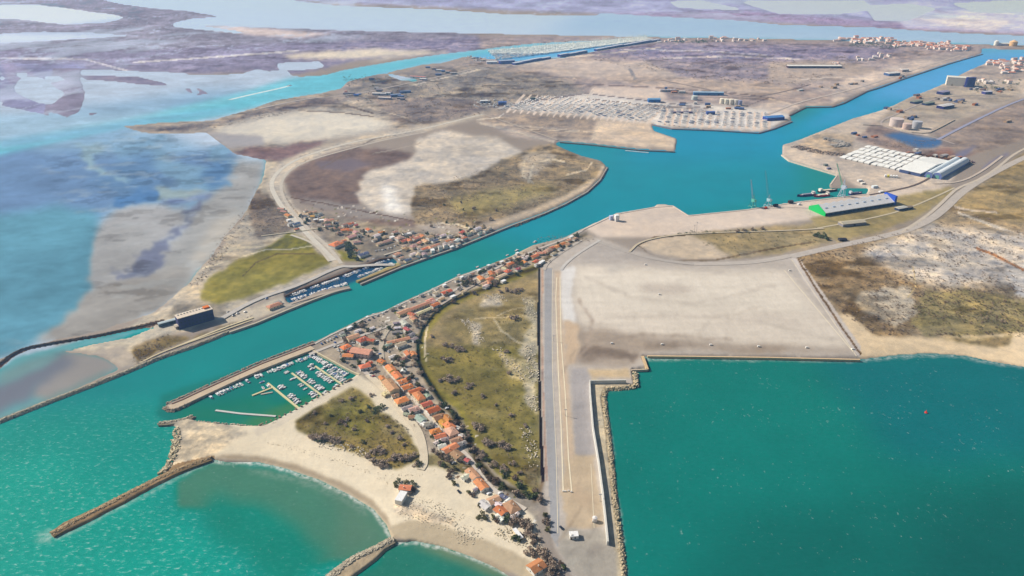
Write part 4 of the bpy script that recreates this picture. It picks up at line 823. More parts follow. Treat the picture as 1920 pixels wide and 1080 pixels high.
cluster([(886, 888, 15, 9, 's', 'w', 0), (874, 893, 9, 6, 'w', 'w', 100, 2.7), (902, 908, 15, 9, 'o', 'w', 0), (893, 916, 6, 3, 'g', 'w', 100, 2.5), (926, 937, 11, 9, 'p', 'w', 90, 3.4), (909, 946, 11, 8, 'w', 'w', 10, 2.6), (934, 945, 7, 6, 'w', 'w', 20, 2.9), (939, 957, 11, 9, 'r', 'w', 10, 3.2), (938, 970, 9, 6, 'w', 'w', 0, 2.5),
         (959, 950, 15, 11, 't', 'w', 0, 3.4, 'hip'), (951, 940, 9, 4, 'w', 'w', 110, 2.7), (965, 966, 9, 4, 'w', 'w', 110, 2.7), (945, 931, 7, 4, 'u', 'w', 20, 2.5), (1006, 1061, 13, 11, 'o', 'w', -85, 3.6)],
        STREET_A, '{s} {w} beach house with {r} roof, {n} down from the bend of the sandy street', 'beach houses at the seaward end', 2, lambda x, y: y)
# square by the marina
o_ = cluster([(662, 631, 16, 9, 's', 'c', -8, 4.2), (680, 636, 14, 10, 'r', 'w', 0, 4.4, 'hip'), (693, 637, 13, 6, 'r', 'c', -60, 4), (648, 650, 12, 9, 'o', 'w', 0, 3.6, 'hip'), (677, 658, 26, 13, 's', 'k', -62, 6), (653, 666, 13, 8, 'o', 'w', -50), (643, 666, 7, 5, 'g', 'w', 0, 2.8), (684, 686, 13, 9, 'o', 'w', -20, 3.6, 'hip'), (693, 680, 6, 5, 'r', 'c', 0), (671, 620, 9, 5, 'w', 'w', 0, 2.8), (643, 629, 7, 4, 'n', 'w', 0, 2.5), (701, 692, 6, 5, 'b', 'g', 0, 2.8)],
             CANAL_A, '{s} {w} house, {r} roof, {n} from the left round the marina square', 'houses around the marina square', 2, lambda x, y: x)
cluster([(785, 574, 44, 7, 's', 'c', -4, 3.4), (757, 584, 20, 8, 's', 'c', 0, 3.6), (806, 563, 12, 8, 's', 'w', 0), (816, 571, 13, 7, 'o', 'w', 0), (795, 583, 24, 6, 'c', 'c', 0), (772, 589, 11, 7, 'r', 'c', 90), (775, 596, 11, 7, 't', 'c', 80), (758, 605, 11, 8, 'w', 'w', 80, 3.2), (763, 617, 11, 6, 'm', 'w', 80), (771, 627, 9, 6, 'g', 'w', 0), (747, 638, 30, 7, 's', 'c', -20), (752, 645, 14, 8, 'c', 'w', -10, 3.8), (777, 635, 8, 6, 'g', 'w', 0), (765, 662, 11, 8, 'o', 'w', 70), (774, 663, 9, 8, 'o', 'c', 70), (728, 646, 9, 5, 'n', 'c', 0, 2.7), (742, 622, 10, 4, 'g', 'g', -30, 2.4), (745, 614, 8, 4, 'w', 'g', -30, 2.4), (744, 605, 9, 4, 'g', 'g', -30, 2.4), (736, 668, 9, 5, 'w', 'w', -10, 2.8), (757, 672, 8, 5, 'b', 'g', 0, 2.8), (697, 615, 8, 4, 'w', 'w', 0, 2.5), (757, 694, 7, 6, 'w', 'w', 30, 2.6)],
        CANAL_A, '{s} {w} {r} roofed house, {n} upward between square and creek', 'houses between the square and the creek', 2, lambda x, y: -y)
# the canal row
cluster([(819, 549, 12, 8, 'c', 'w'), (837, 547, 17, 8, 'r', 'w', -5), (849, 555, 8, 5, 'w', 'w'), (862, 540, 8, 5, 'g', 'w', 20), (870, 546, 8, 5, 'c', 'c'), (902, 521, 13, 9, 'o', 'c', 70), (911, 536, 9, 7, 'w', 'w', 10), (908, 531, 10, 7, 'p', 'c', 0), (918, 523, 12, 9, 'o', 'c', 0), (916, 530, 10, 7, 's', 'c', 60), (922, 512, 14, 9, 'r', 'c', 60), (935, 508, 13, 9, 'k', 'c', 0, 3.6, 'hip'), (940, 517, 18, 7, 'c', 'c', 0), (952, 508, 11, 9, 'r', 'w', 0, 3.4, 'hip'), (946, 503, 8, 6, 'c', 'w', 90), (957, 494, 12, 7, 'o', 'c', 0), (950, 499, 8, 6, 's', 'c', 0), (971, 504, 8, 6, 'm', 'w', 0), (983, 491, 9, 8, 'o', 'w', 80), (985, 483, 16, 8, 'w', 'w', 0), (944, 526, 8, 5, 'w', 'w', 0), (973, 483, 8, 6, 'p', 'w', 0), (1002, 480, 15, 8, 'o', 'c', 0), (1004, 490, 12, 7, 'r', 'c', 10), (1016, 490, 12, 5, 'w', 'w', 10), (1008, 495, 12, 5, 'w', 'w', 0), (1014, 474, 16, 8, 's', 'c', -30), (1028, 469, 13, 10, 'k', 'c', 0, 3.6, 'hip'), (1038, 475, 10, 6, 'c', 'w', 0), (1035, 464, 9, 7, 'o', 'c', 0), (1044, 462, 11, 8, 'o', 'c', 0), (1055, 457, 14, 8, 'o', 'c', 0), (1064, 458, 9, 7, 'p', 'c', 0), (1066, 450, 9, 6, 's', 'c', 0), (1078, 447, 9, 6, 'p', 'w', 0), (1050, 466, 7, 5, 'g', 'w', 0), (1071, 443, 7, 5, 'w', 'w', 0), (828, 560, 9, 5, 'p', 'c'), (811, 566, 9, 6, 'k', 'c')],
        CANAL_A, '{s} {w} house, {r} roof, {n} from the left between canal and creek', 'houses in the row along the south bank of the canal', 1, lambda x, y: x)
# fishing cabins on the canal bank
cluster([(866, 519, 6, 4, 'w', 'w'), (873, 518, 6, 4, 'g', 'w'), (880, 515, 6, 4, 'g', 'g'), (886, 513, 5, 4, 'b', 'c'), (898, 506, 6, 4, 'w', 'w'), (905, 503, 6, 5, 'g', 'w'), (912, 500, 6, 4, 'n', 'w'), (916, 497, 5, 4, 'w', 'w'), (925, 496, 6, 4, 'g', 'g'), (932, 492, 6, 4, 'b', 'g'), (941, 490, 6, 4, 'w', 'w'), (948, 486, 6, 4, 'g', 'c'), (956, 484, 7, 4, 'b', 'w'), (965, 480, 5, 4, 'g', 'w'), (970, 474, 6, 4, 'w', 'w'), (856, 524, 6, 4, 'c', 'w'), (833, 534, 6, 4, 'w', 'w'), (818, 541, 6, 4, 'g', 'w'), (806, 548, 6, 4, 'n', 'w'), (790, 552, 6, 4, 'g', 'g'), (771, 562, 6, 4, 'b', 'w'), (748, 573, 6, 4, 'g', 'g'), (735, 578, 7, 4, 'n', 'g'), (664, 608, 8, 5, 'n', 'w'), (655, 613, 7, 4, 'w', 'w'), (641, 624, 7, 4, 'g', 'w')],
        CANAL_A, '{s} {w} fishing cabin with {r} roof, {n} from the left on the canal bank', 'fishing cabins on the canal bank', 0, lambda x, y: x, 'cabin')
# the hamlet on the north bank
NB = [(527, 391, 13, 7, 'k', 'c', -60), (532, 396, 12, 7, 'k', 'c', -60), (540, 403, 13, 9, 'o', 'c', 90), (541, 412, 7, 6, 'w', 'w'), (545, 418, 11, 7, 'w', 'w', 0, 5), (555, 419, 14, 9, 'u', 'w', 0, 4), (556, 429, 9, 5, 'r', 'c'), (630, 457, 21, 16, 'o', 'w', 10, 4.5, 'hip'), (644, 451, 9, 6, 'o', 'c'), (659, 443, 18, 10, 'k', 'c', 0), (667, 435, 10, 9, 'k', 'c', 80),
      (631, 427, 13, 7, 's', 'c', -30), (647, 430, 15, 9, 'o', 'c', -30), (656, 431, 9, 7, 'r', 'c', -30), (612, 413, 12, 9, 'k', 'c', 60), (620, 412, 10, 7, 's', 'c', 0), (614, 421, 11, 7, 'k', 'w', -20), (627, 415, 8, 6, 'c', 'w'), (647, 420, 12, 6, 'k', 'w', 0), (657, 419, 12, 8, 'o', 'w', 0), (667, 422, 7, 6, 'm', 'c'), (691, 430, 10, 8, 'o', 'w', 80), (715, 435, 12, 8, 'o', 'w', -30), (706, 441, 12, 8, 'w', 'w', 0, 6), (669, 453, 12, 7, 'k', 'w', -30),
      (669, 469, 9, 6, 'o', 'w', 90, 7), (681, 476, 18, 9, 'u', 'w', 0, 4), (580, 398, 9, 6, 't', 'c'), (589, 397, 9, 6, 'p', 'c', 10), (573, 394, 8, 5, 'c', 'w'), (571, 402, 9, 5, 'c', 'w', -50), (593, 403, 7, 5, 'n', 'w'), (592, 411, 8, 5, 'w', 'w', -30), (603, 412, 8, 5, 'w', 'w', -30), (600, 400, 8, 5, 'n', 'w'), (586, 405, 8, 5, 'y', 'c', -50), (636, 436, 8, 6, 'k', 'c'), (673, 441, 9, 7, 'g', 'w'),
      (725, 452, 17, 8, 'p', 'c', 0), (712, 456, 12, 7, 'c', 'c', 0), (702, 449, 9, 6, 'c', 'w'), (720, 444, 8, 6, 'c', 'c'), (740, 435, 10, 7, 'k', 'w'), (749, 445, 14, 11, 'k', 'w', 0, 5, 'hip'), (735, 444, 8, 6, 'w', 'w', 0, 5), (762, 438, 14, 6, 'w', 'w', -20), (773, 434, 7, 5, 'g', 'w'), (757, 451, 13, 8, 'r', 'c', 0), (767, 450, 10, 8, 'o', 'c', 80), (772, 444, 9, 6, 's', 'c'), (781, 446, 13, 8, 's', 'w', 0), (785, 440, 10, 6, 'p', 'c'), (792, 442, 9, 8, 'o', 'c', 80), (797, 451, 13, 8, 'p', 'c', 80), (786, 455, 11, 6, 's', 'c', 20), (806, 444, 12, 9, 'p', 'w', 0, 5), (819, 441, 9, 7, 'k', 'w'), (830, 441, 12, 7, 'w', 'w', 0),
      (843, 442, 8, 6, 'g', 'w'), (815, 450, 12, 6, 'u', 'w', 0), (840, 451, 13, 6, 'o', 'w', 0), (848, 450, 8, 6, 's', 'c'), (857, 450, 12, 7, 'w', 'w', 20), (866, 435, 12, 7, 'r', 'c', 20), (867, 442, 9, 6, 'k', 'c', 90), (870, 446, 10, 5, 'o', 'w'), (860, 441, 8, 5, 'c', 'c'), (886, 434, 11, 7, 'c', 'w', 30), (878, 438, 9, 7, 'n', 'w'), (895, 428, 14, 8, 'w', 'w', 0, 4), (905, 424, 10, 6, 'c', 'c'), (911, 431, 9, 6, 'c', 'w'), (900, 436, 8, 5, 'n', 'w'), (917, 427, 8, 6, 'c', 'w'),
      (796, 466, 14, 7, 'o', 'w', 0, 4), (806, 464, 10, 7, 's', 'w', 70, 4), (816, 460, 16, 7, 's', 'w', 0, 4), (811, 468, 9, 6, 'w', 'w', 60, 4), (825, 462, 10, 6, 'g', 'w', 60, 5), (835, 458, 12, 7, 'g', 'w', 60, 5), (845, 455, 9, 6, 'k', 'w', 0, 4), (760, 466, 10, 8, 't', 'c', 20), (757, 461, 8, 6, 'c', 'c'), (775, 461, 12, 10, 'k', 'c', 0, 4, 'hip'), (785, 463, 8, 6, 'c', 'w'), (744, 476, 12, 8, 'p', 'w', 0), (774, 476, 12, 7, 'w', 'w', 0), (784, 477, 10, 7, 'c', 'w', 40), (796, 476, 10, 8, 'g', 'g', 60, 4), (764, 487, 12, 8, 'u', 'c', 0, 2.8), (788, 470, 8, 6, 'g', 'w'), (752, 483, 9, 5, 'p', 'w', 0), (859, 457, 8, 5, 'c', 'w'), (847, 462, 8, 5, 'w', 'w', 0)]
cluster(NB, CANAL_A, '{s} {w} house, {r} roof, {n} from the left in the north bank hamlet', 'houses of the hamlet on the north bank', 1, lambda x, y: x)
t = house(514, 572, 20, 10, 's', 'c', CANAL_A, 3.4, 'hip', 2); tag(t, 'salmon roofed clubhouse alone on the quay at the left end of the narrow marina', 'house', 'single buildings')
t = house(521, 566, 9, 5, 'g', 'w', CANAL_A, 3.0, 'flat', 1); tag(t, 'little grey flat roofed annex behind the quay clubhouse', 'house', 'single buildings')
t = house(760, 914, 11, 7, 'o', 'w', STREET_A+.9, 3.6, 'gable', 2, 'beach_hut'); tag(t, 'small orange roofed beach hut ringed by scrub alone on the sand', 'beach hut')
t = house(752, 930, 13, 7, 'w', 'w', STREET_A+2.3, 4.5, 'flat', 1, 'beach_canopy'); tag(t, 'white flat canopy beside the lone orange roofed beach hut', 'canopy')
t = house(971, 1000, 13, 3.6, 'w', 'c', STREET_A-.05, 2.8, 'flat', 1, 'mobile_home'); tag(t, 'long white mobile home half hidden by bare trees near the shore', 'mobile home')
t = house(1076, 1001, 7.5, 6, 'w', 'w', .08, 3.4, 'flat', 2, 'site_hut'); tag(t, 'small white flat roofed hut standing alone on the yard strip', 'hut')
# ------------------------------------------------------------------ boats
gel = plain('gelcoat', (.86, .86, .86), .02, .6, .3, 0, .5); gelb = plain('gelcoat_blue', (.08, .14, .30), .06, .6, .3); deckm = plain('deck', (.62, .60, .56), .08, 1, .7)
tint = plain('boat_window', (.03, .05, .08), .1, 1, .2); alu = plain('mast_alloy', (.6, .6, .6), .05, 1, .4, metal=.6); dark = plain('outboard', (.04, .04, .05), .1, 1, .4); canv = plain('boat_canvas', (.10, .17, .36), .1, 1, .8)
def hull_mesh(L, B, h, mat):
    st_ = [(-.5, .82, 0), (-.25, .98, 0), (.05, 1, .02), (.28, .78, .1), (.42, .42, .2), (.5, .03, .32)]; vs, fs, mi = [], [], []
    for x, b, r in st_:
        vs += [(x*L, -b*B/2, h*(1+r)), (x*L, -b*B*.36, -.25*h), (x*L, b*B*.36, -.25*h), (x*L, b*B/2, h*(1+r)), (x*L, -b*B*.40, h*(.98+r)), (x*L, b*B*.40, h*(.98+r)), (x*L, -b*B*.40, h*(.72+r)), (x*L, b*B*.40, h*(.72+r))]
    for i in range(len(st_)-1):
        a, b = i*8, i*8+8
        for p, q, m_ in ((0, 1, 0), (1, 2, 0), (2, 3, 0), (3, 5, 0), (5, 7, 0), (7, 6, 1), (6, 4, 0), (4, 0, 0)): fs.append((a+p, a+q, b+q, b+p)); mi.append(m_)
    fs += [(0, 3, 2, 1), (40, 41, 42, 43)]; mi += [0, 0]
    return mesh('hull', vs, fs, [mat, deckm], mi=mi)
def proto_boat(kind, L, B, mat):
    r = root('motor_boat' if kind != 'sail' else 'sailing_boat', 0, 0, 0); o = obj('hull', hull_mesh(L, B, .85, mat), r)
    if kind == 'cabin':
        MB().box(-.12*L, -B*.33, .7, .2*L, B*.33, 1.9).quad([(.2*L, -B*.33, 1.9), (.2*L, B*.33, 1.9), (.34*L, B*.2, .95), (.34*L, -B*.2, .95)]).build('cabin', gel, r)
        MB().box(-.13*L, -B*.335, 1.3, .19*L, B*.335, 1.68).quad([(.212*L, -B*.3, 1.82), (.212*L, B*.3, 1.82), (.30*L, B*.22, 1.22), (.30*L, -B*.22, 1.22)]).build('window_band', tint, r)
    elif kind == 'open':
        MB().box(-.05*L, -.4, .6, .08*L, .4, 1.5).build('console', gel, r); MB().box(.08*L, -.4, 1.3, .1*L, .4, 1.8).build('windscreen', tint, r)
    elif kind == 'cover': MB().box(-.3*L, -B*.36, .8, .2*L, B*.36, 1.3).build('canvas_cover', canv, r)
    elif kind == 'sail':
        MB().box(-.1*L, -B*.27, .75, .28*L, B*.27, 1.3).build('coach_roof', gel, r); MB().bar((.08*L, 0, .8), (.08*L, 0, L*1.15), .09).build('mast', alu, r); MB().bar((.08*L, 0, 2), (-.35*L, 0, 1.9), .12).build('boom', canv, r)
        MB().bar((.5*L, 0, 1), (.08*L, 0, L*1.1), .03).bar((-.5*L, 0, 1), (.08*L, 0, L*1.1), .03).build('rigging', alu, r)
    if kind != 'sail': MB().box(-.5*L-.45, -.2, .2, -.5*L, .2, 1.2).build('outboard_motor', dark, r)
    return r
BOATS = {'cabin': ('white motor boat with dark windows', proto_boat('cabin', 7.4, 2.7, gel)), 'open': ('small open white motor boat', proto_boat('open', 5.8, 2.2, gel)), 'cover': ('white motor boat under blue cover', proto_boat('cover', 6.6, 2.5, gel)),
         'blue': ('blue motor boat with white cabin', proto_boat('cabin', 7.8, 2.8, gelb)), 'sail': ('white sailing boat with mast', proto_boat('sail', 8.6, 2.8, gel)), 'big': ('large white cabin cruiser', proto_boat('cabin', 10, 3.3, gel))}
used_p = set()
def copy_tree(o, parent=None):
    c = o.copy(); COL.objects.link(c)
    if parent: c.parent = parent
    for ch in o.children: copy_tree(ch, c)
    return c
def boat(kind, x, y, rz, z=0.0, s=1.0):
    txt, p = BOATS[kind]
    o = p if kind not in used_p else copy_tree(p)
    used_p.add(kind); o.location = (x, y, z); o.rotation_euler = (0, 0, rz); o.scale = (s, s, s); o['category'] = 'boat'; return o, txt
def moor(q, n, side, kinds, fmt, group, seed, gap=.06, off=5.0, z=0.0, fore=0.5):
    """N boats moored at right angles along a line, SIDE +1 = left of it; each one its own thing"""
    rr = random.Random(seed); a, b = [Vector((*P(*p), 0)) for p in pts(q)]; d = (b-a); L = d.length; d.normalize(); nn = Vector((-d.y, d.x, 0))*side; k = 0
    for i in range(n):
        if rr.random() < gap+.14: continue
        c = a+d*(L*(i+.5)/n+rr.uniform(-.3, .3))+nn*(off+rr.uniform(-.5, .5)); kd = rr.choice(kinds)
        o, txt = boat(kd, c.x, c.y, math.atan2(nn.y, nn.x)+(0 if rr.random() > fore else PI)+rr.uniform(-.06, .06), z, rr.uniform(.95, 1.2))
        o['label'] = (txt+', '+fmt).format(n=ordn(k)); o['group'] = group; k += 1
MK = ['cabin', 'cabin', 'open', 'open', 'cover', 'sail', 'cabin', 'blue']
GV = 'boats moored in the village marina'
moor("382,747 462,711", 13, -1, MK, '{n} from the sea inside the stone jetty', GV, 1, .2)
moor("474,705 586,663", 25, -1, MK, '{n} along the inner end of the jetty', GV, 2, .04)
moor("594,667 660,702", 21, -1, MK, '{n} from the canal along the promenade', GV, 3, .08)
moor("593,687 642,721", 13, 1, MK, '{n} on the village side of the near pontoon', GV, 4, .12)
moor("591,688 640,722", 14, -1, MK, '{n} on the sea side of the near pontoon', GV, 5, .1)
moor("550,700 604,741", 15, 1, MK, '{n} on the village side of the middle pontoon', GV, 6, .12)
moor("548,702 600,741", 15, -1, MK, '{n} on the sea side of the middle pontoon', GV, 7, .3)
moor("512,724 553,760", 11, 1, MK, '{n} on the village side of the outer pontoon', GV, 8, .1)
moor("509,727 480,738", 6, -1, MK, '{n} along the branching pontoon arm', GV, 9, .2)
moor("592,684 588,682", 2, 1, MK, '{n} at the head of the near pontoon', GV, 10, 0); moor("547,697 543,694", 2, 1, MK, '{n} at the head of the middle pontoon', GV, 12, 0); moor("502,716 498,713", 2, 1, MK, '{n} at the head of the outer pontoon', GV, 14, 0)
GN = 'boats moored in the narrow marina'
MN = ['cabin', 'open', 'cabin', 'cover', 'sail', 'cabin', 'big']
moor("540,553 640,518", 24, -1, MN, '{n} along the inland quay, left basin half', GN, 15, .04, 4.6)
moor("640,518 726,485", 22, -1, MN, '{n} along the inland quay, right basin half', GN, 16, .06, 4.6)
moor("550,566 654,534", 26, 1, MN, '{n} against the bare stone pier', GN, 17, .08, 5.4)
moor("671,524 748,494", 20, 1, MN, '{n} against the grassy pier', GN, 18, .08, 5.6)
# mooring posts in the narrow marina
pm = plain('weathered_post', (.35, .32, .28), .2, 1, .8)
pp = MB().cyl(0, 0, -1, 2.6, .18, 0, 8).build('mooring_post', pm)
for i in range(24):
    o = pp if i == 0 else pp.copy()
    if i: COL.objects.link(o)
    a, b = 552+i*4.1, 558-i*1.42; X, Y = P(a, b); o.location = (X, Y, 0); tag(o, '%s mooring post from the left down the middle of the narrow marina' % ordn(i), 'post', 'mooring posts in the narrow marina')
# craft lying along the canal
for i, (x, y, kd) in enumerate([(860, 516, 'open'), (1003, 454, 'cabin'), (969, 470, 'cabin'), (835, 532, 'cabin'), (822, 538, 'open'), (812, 542, 'open'), (895, 501, 'open'), (951, 479, 'open'), (790, 488, 'big'), (794, 486, 'open'), (688, 596, 'big'), (700, 590, 'open')]):
    X, Y = P(x, y); o, txt = boat(kd, X, Y, CANAL_A, 0, 1.1); o['label'] = txt+', %s of those lying along the canal, counted in from the left' % ordn(i); o['group'] = 'boats lying along the canal'
relabel([], '')
lst = sorted([o for o in D.objects if o.get('group') == 'boats lying along the canal'], key=lambda o: o.location.x)
for i, o in enumerate(lst): o['label'] = o['label'].split(',')[0]+', %s from the left along the canal banks' % ordn(i)
# speeding boat in the lagoon channel
X, Y = P(543, 161); o, txt = boat('big', X, Y, .25, .2, 1.6); o['label'] = 'white motor boat racing up the lagoon channel ahead of its long wake'
# boatyard: hulls laid up ashore in slanting rows
lay = []
rr = random.Random(4)
ya, yb = Vector(P(985, 196)), Vector(P(1232, 232))
cols = []
for k in range(22):
    u = k/21; x0, y0 = 962+u*262+10, 178+u*22; x1, y1 = 940+u*262+ -8, 208+u*24
    if u < .12: y0 += 10*(1-u/.12)
    cols.append(((x0+21, y0), (x1+5, y1), 14))
for k in range(14):
    u = k/13; cols.append(((1245+u*190, 206+u*8), (1236+u*196, 232+u*10), 9))
n_ = 0; place = []
for ci, (a, b, n) in enumerate(cols):
    for j in range(n):
        t = (j+.5)/n; x = a[0]*(1-t)+b[0]*t+rr.uniform(-1, 1); y = a[1]*(1-t)+b[1]*t+rr.uniform(-.4, .4)
        if inpoly(np.array([x]), np.array([y]), pts("930,207 985,182 1100,176 1190,190 1250,194 1430,206 1478,218 1450,240 1422,246 1225,232 1100,216"))[0] and rr.random() > .08: place.append((y, ci, j, x))
place.sort(reverse=True)
YK = ['cabin', 'sail', 'sail', 'big', 'cabin', 'blue']
def flat_boat(kind, s=1):      # light copy for far rows
    r_ = BOATS[kind][1]; m = MB()
    for ch in [r_]+list(r_.children):
        if ch.type != 'MESH': continue
        b = len(m.v); me = ch.data; m.v += [tuple(v.co) for v in me.vertices]
        for p in me.polygons: m.f.append(tuple(b+i for i in p.vertices)); m.m.append({'hull': (4 if 'blue' in me.materials[0].name else 0), 'cabin': 0, 'window_band': 1, 'mast': 2, 'boom': 3, 'coach_roof': 0, 'rigging': 2}.get(ch.name.split('.')[0], 0) if p.material_index == 0 else 0)
    for x in (-.2, .2): m.box(x*7-.1, -1.1, -1.2, x*7+.1, 1.1, -.1, 2)
    return mesh('stored_boat', m.v, m.f, [gel, tint, alu, canv, gelb], mi=m.m)
FB = {k: flat_boat(k) for k in set(YK)}
far_v, far_f, far_m = [], [], []
cnt = {}
def put_far(name, kind, x, y, rz, s, z=2.0):
    me = FB[kind]; o = obj(name, me); o.location = (x, y, z+1.2*s); o.rotation_euler = (0, 0, rz); o.scale = (s, s, s); return o
m = MB()
for y, ci, j, x in place[290:]:
    X, Y = P(x, y); s = rr.uniform(1.2, 1.7); a_ = rr.uniform(-.1, .1); m.box(X-1.3*s, Y-3.6*s, 2.8, X+1.3*s, Y+3.6*s, 4.4); m.box(X-.1, Y-.1, 4, X+.1, Y+.1, 4+8*s)
if m.v: tag(m.build('boat_rows', gel), kind='stuff')
yv = Vector(P(*cols[5][0]))-Vector(P(*cols[5][1])); yard_a = math.atan2(yv.y, yv.x)
for i, (y, ci, j, x) in enumerate(sorted(place[:290], key=lambda q: (q[1], q[2]))):
    kd = rr.choice(YK); X, Y = P(x, y); o = put_far('stored_boat', kd, X, Y, yard_a+PI/2+rr.uniform(-.15, .15), rr.uniform(1.35, 1.8))
    cnt[ci] = cnt.get(ci, -1)+1
    tag(o, BOATS[kd][0].replace('motor boat', 'hull').replace('white white', 'white')+', %s from the back in boatyard row %d' % (ordn(cnt[ci]), ci+1), 'boat', 'boats laid up ashore in the boatyard')
# ------------------------------------------------------------------ port, industry, far town
def shed(x, y, L, W, h, ang, roof, wall, label, name='warehouse', cat='warehouse', pitch=.22, group=None, px_anchor='c', front=None, kind='gable'):
    """plain industrial hall; x,y = middle of its ground plan as seen"""
    X, Y = P(x, y, 2); d = dist_at(x, y); t = root(name, X, Y, 2, ang); rm = rm_('sheet_roof', roof, d, .08, .12, .5); wm = rm_('sheet_wall', wall, d, .08, .2, .6)
    l, w_ = L/2, W/2; rh = h+w_*pitch; m = MB().box(-l, -w_, -.5, l, w_, h)
    if kind == 'gable':
        for s_ in (-1, 1): m.quad([(s_*l, -w_, h), (s_*l, w_, h), (s_*l, 0, rh-.1)][::s_])
        m.build('wall', wm, t); r_ = MB()
        for s_ in (-1, 1): r_.quad([(-l-.4, s_*(w_+.4), h+.02), (l+.4, s_*(w_+.4), h+.02), (l+.4, 0, rh+.1), (-l-.4, 0, rh+.1)][::-s_]); r_.quad([(-l-.4, s_*(w_+.4), h-.3), (l+.4, s_*(w_+.4), h-.3), (l+.4, s_*(w_+.4), h+.02), (-l-.4, s_*(w_+.4), h+.02)][::-s_])
        for s_ in (-1, 1): r_.quad([(s_*(l+.4), -w_-.4, h-.3), (s_*(l+.4), w_+.4, h-.3), (s_*(l+.4), w_+.4, h+.02), (s_*(l+.4), 0, rh+.1), (s_*(l+.4), -w_-.4, h+.02)][::s_])
        r_.build('roof', rm, t)
    else:
        m.build('wall', wm, t); MB().box(-l-.2, -w_-.2, h, l+.2, w_+.2, h+.5).build('roof', rm, t)
    nd = max(1, int(L/28))
    for i in range(nd): MB().box(-l+L*(i+.5)/nd-2.2, -w_-.12, 0, -l+L*(i+.5)/nd+2.2, -w_, min(4.5, h*.7)).build('door', rm_('shed_door', [c*.62 for c in wall], d), t)
    tag(t, label, cat, group); return t
def ang_of(a, b): A, B = Vector(P(*a)), Vector(P(*b)); return math.atan2((B-A).y, (B-A).x), (B-A).length
# the big port warehouse
aw, Lw = ang_of((1548, 407), (1677, 386)); mx, my = P(1612, 397); nrm = Vector((-math.sin(aw), math.cos(aw))); Ww = 40
X, Y = mx+nrm.x*Ww/2, my+nrm.y*Ww/2; t = root('port_warehouse', X, Y, 2, aw); l, w_, h, rh = Lw/2, Ww/2, 6.5, 15.5; d = dist_at(1610, 390)
wm = rm_('dark_cladding', (66, 98, 122), d, .1, .1, .6); gm = rm_('green_cladding', (50, 200, 120), d, .05, .1, .5); bm_ = rm_('blue_cladding', (66, 106, 204), d, .05, .1, .5); rmm = rm_('pale_roof', (222, 228, 240), d, .06, .08, .5, .52)
MB().box(-l, -w_, -.5, l, w_, h).build('wall', wm, t)
r_ = MB()
for s_ in (-1, 1): r_.quad([(-l, s_*(w_+.6), h-.3), (l, s_*(w_+.6), h-.3), (l, 0, rh), (-l, 0, rh)][::-s_]); r_.quad([(-l, s_*(w_+.6), h-1), (l, s_*(w_+.6), h-1), (l, s_*(w_+.6), h-.3), (-l, s_*(w_+.6), h-.3)][::-s_])
ro_ = r_.build('roof', rmm, t)
for i in range(9):
    for s_ in (-1, 1): u = -l+10+i*(Lw-20)/8; yy = s_*w_*.45; zz = rh-(rh-h)*.45; MB().box(u-3, yy-1.2, zz-.5, u+3, yy+1.2, zz+.35).build('skylight', rm_('roof_light', (180, 200, 224), d), ro_)
MB().quad([(-l-.3, -w_-.7, 0), (-l-.3, -w_-.7, h), (-l-.3, 0, rh+.6), (-l-.3, w_+.7, h), (-l-.3, w_+.7, 0)]).quad([(-l+.2, -w_-.7, 0), (-l+.2, -w_-.7, h), (-l+.2, 0, rh+.6), (-l+.2, w_+.7, h), (-l+.2, w_+.7, 0)][::-1]).build('green_gable', gm, t)
MB().box(l, -w_, 0, l+5, w_*.3, rh+1.5).box(l, w_*.3, 0, l+5, w_, h).build('blue_end', bm_, t)
for i in range(16): u = -l+4+i*(Lw-8)/15; MB().box(u-1.6, -w_-.15, .2, u+1.6, -w_, 4.8).build('bay_door', rm_('bay', (44, 70, 96), d), t)
tag(t, 'long port warehouse with pale roof, green gable on the left and blue end', 'warehouse')
shed(1597, 421, 46, 14, 5, aw-.12, (206, 196, 176), (150, 150, 160), 'low cream roofed shed standing just below the big port warehouse', 'shed', 'shed', .3)
shed(1689, 393, 22, 10, 4.5, aw+.05, (206, 204, 196), (70, 90, 120), 'small pale roofed shed by the blue end of the warehouse', 'shed', 'shed'); shed(1704, 391, 12, 8, 4, aw, (150, 140, 130), (80, 90, 110), 'tiny brown roofed hut beyond the small shed by the warehouse', 'shed', 'shed')
shed(1579, 451, 12, 7, 3.4, .1, (70, 80, 95), (90, 95, 105), 'little dark roofed hut beside the road east of the yard', 'shed', 'shed')
# mill building on the north bank, facade shade put into its wall colour
ab, Lb = ang_of((339, 620), (404, 601)); mx, my = P(371, 611); n2 = Vector((-math.sin(ab), math.cos(ab))); t = root('mill_building', mx+n2.x*6.5, my+n2.y*6.5, 2, ab); d = dist_at(370, 600); l = Lb/2
dk_ = rm_('shaded_wall', (60, 70, 110), d, .1, .2, .8, .8); MB().box(-l, -6.5, -.5, l, 6.5, 15).build('wall', dk_, t); rf = MB().box(-l-.3, -6.8, 15, l+.3, 6.8, 15.5).build('roof', rm_('gravel_roof', (230, 214, 196), d, .2, .5), t)
for i in range(11): MB().box(-l+3+i*(Lb-6)/10-.7, 2.5, 15.5, -l+3+i*(Lb-6)/10+.7, 5, 16.7).build('roof_vent', rm_('vent', (226, 216, 206), d), rf)
MB().box(l-9, -1, 15.5, l-2, 5, 17.3).build('orange_housing', rm_('housing', (236, 128, 66), d), rf)
for i in range(9):
    for z in (3, 8, 13): MB().box(-l+3.4+i*(Lb-7)/8-.8, -6.62, z, -l+3.4+i*(Lb-7)/8+.8, -6.5, z+1.5).build('window', glass, t)
tag(t, 'tall shade toned mill block with rooftop vents on the spit north of the canal', 'mill building')
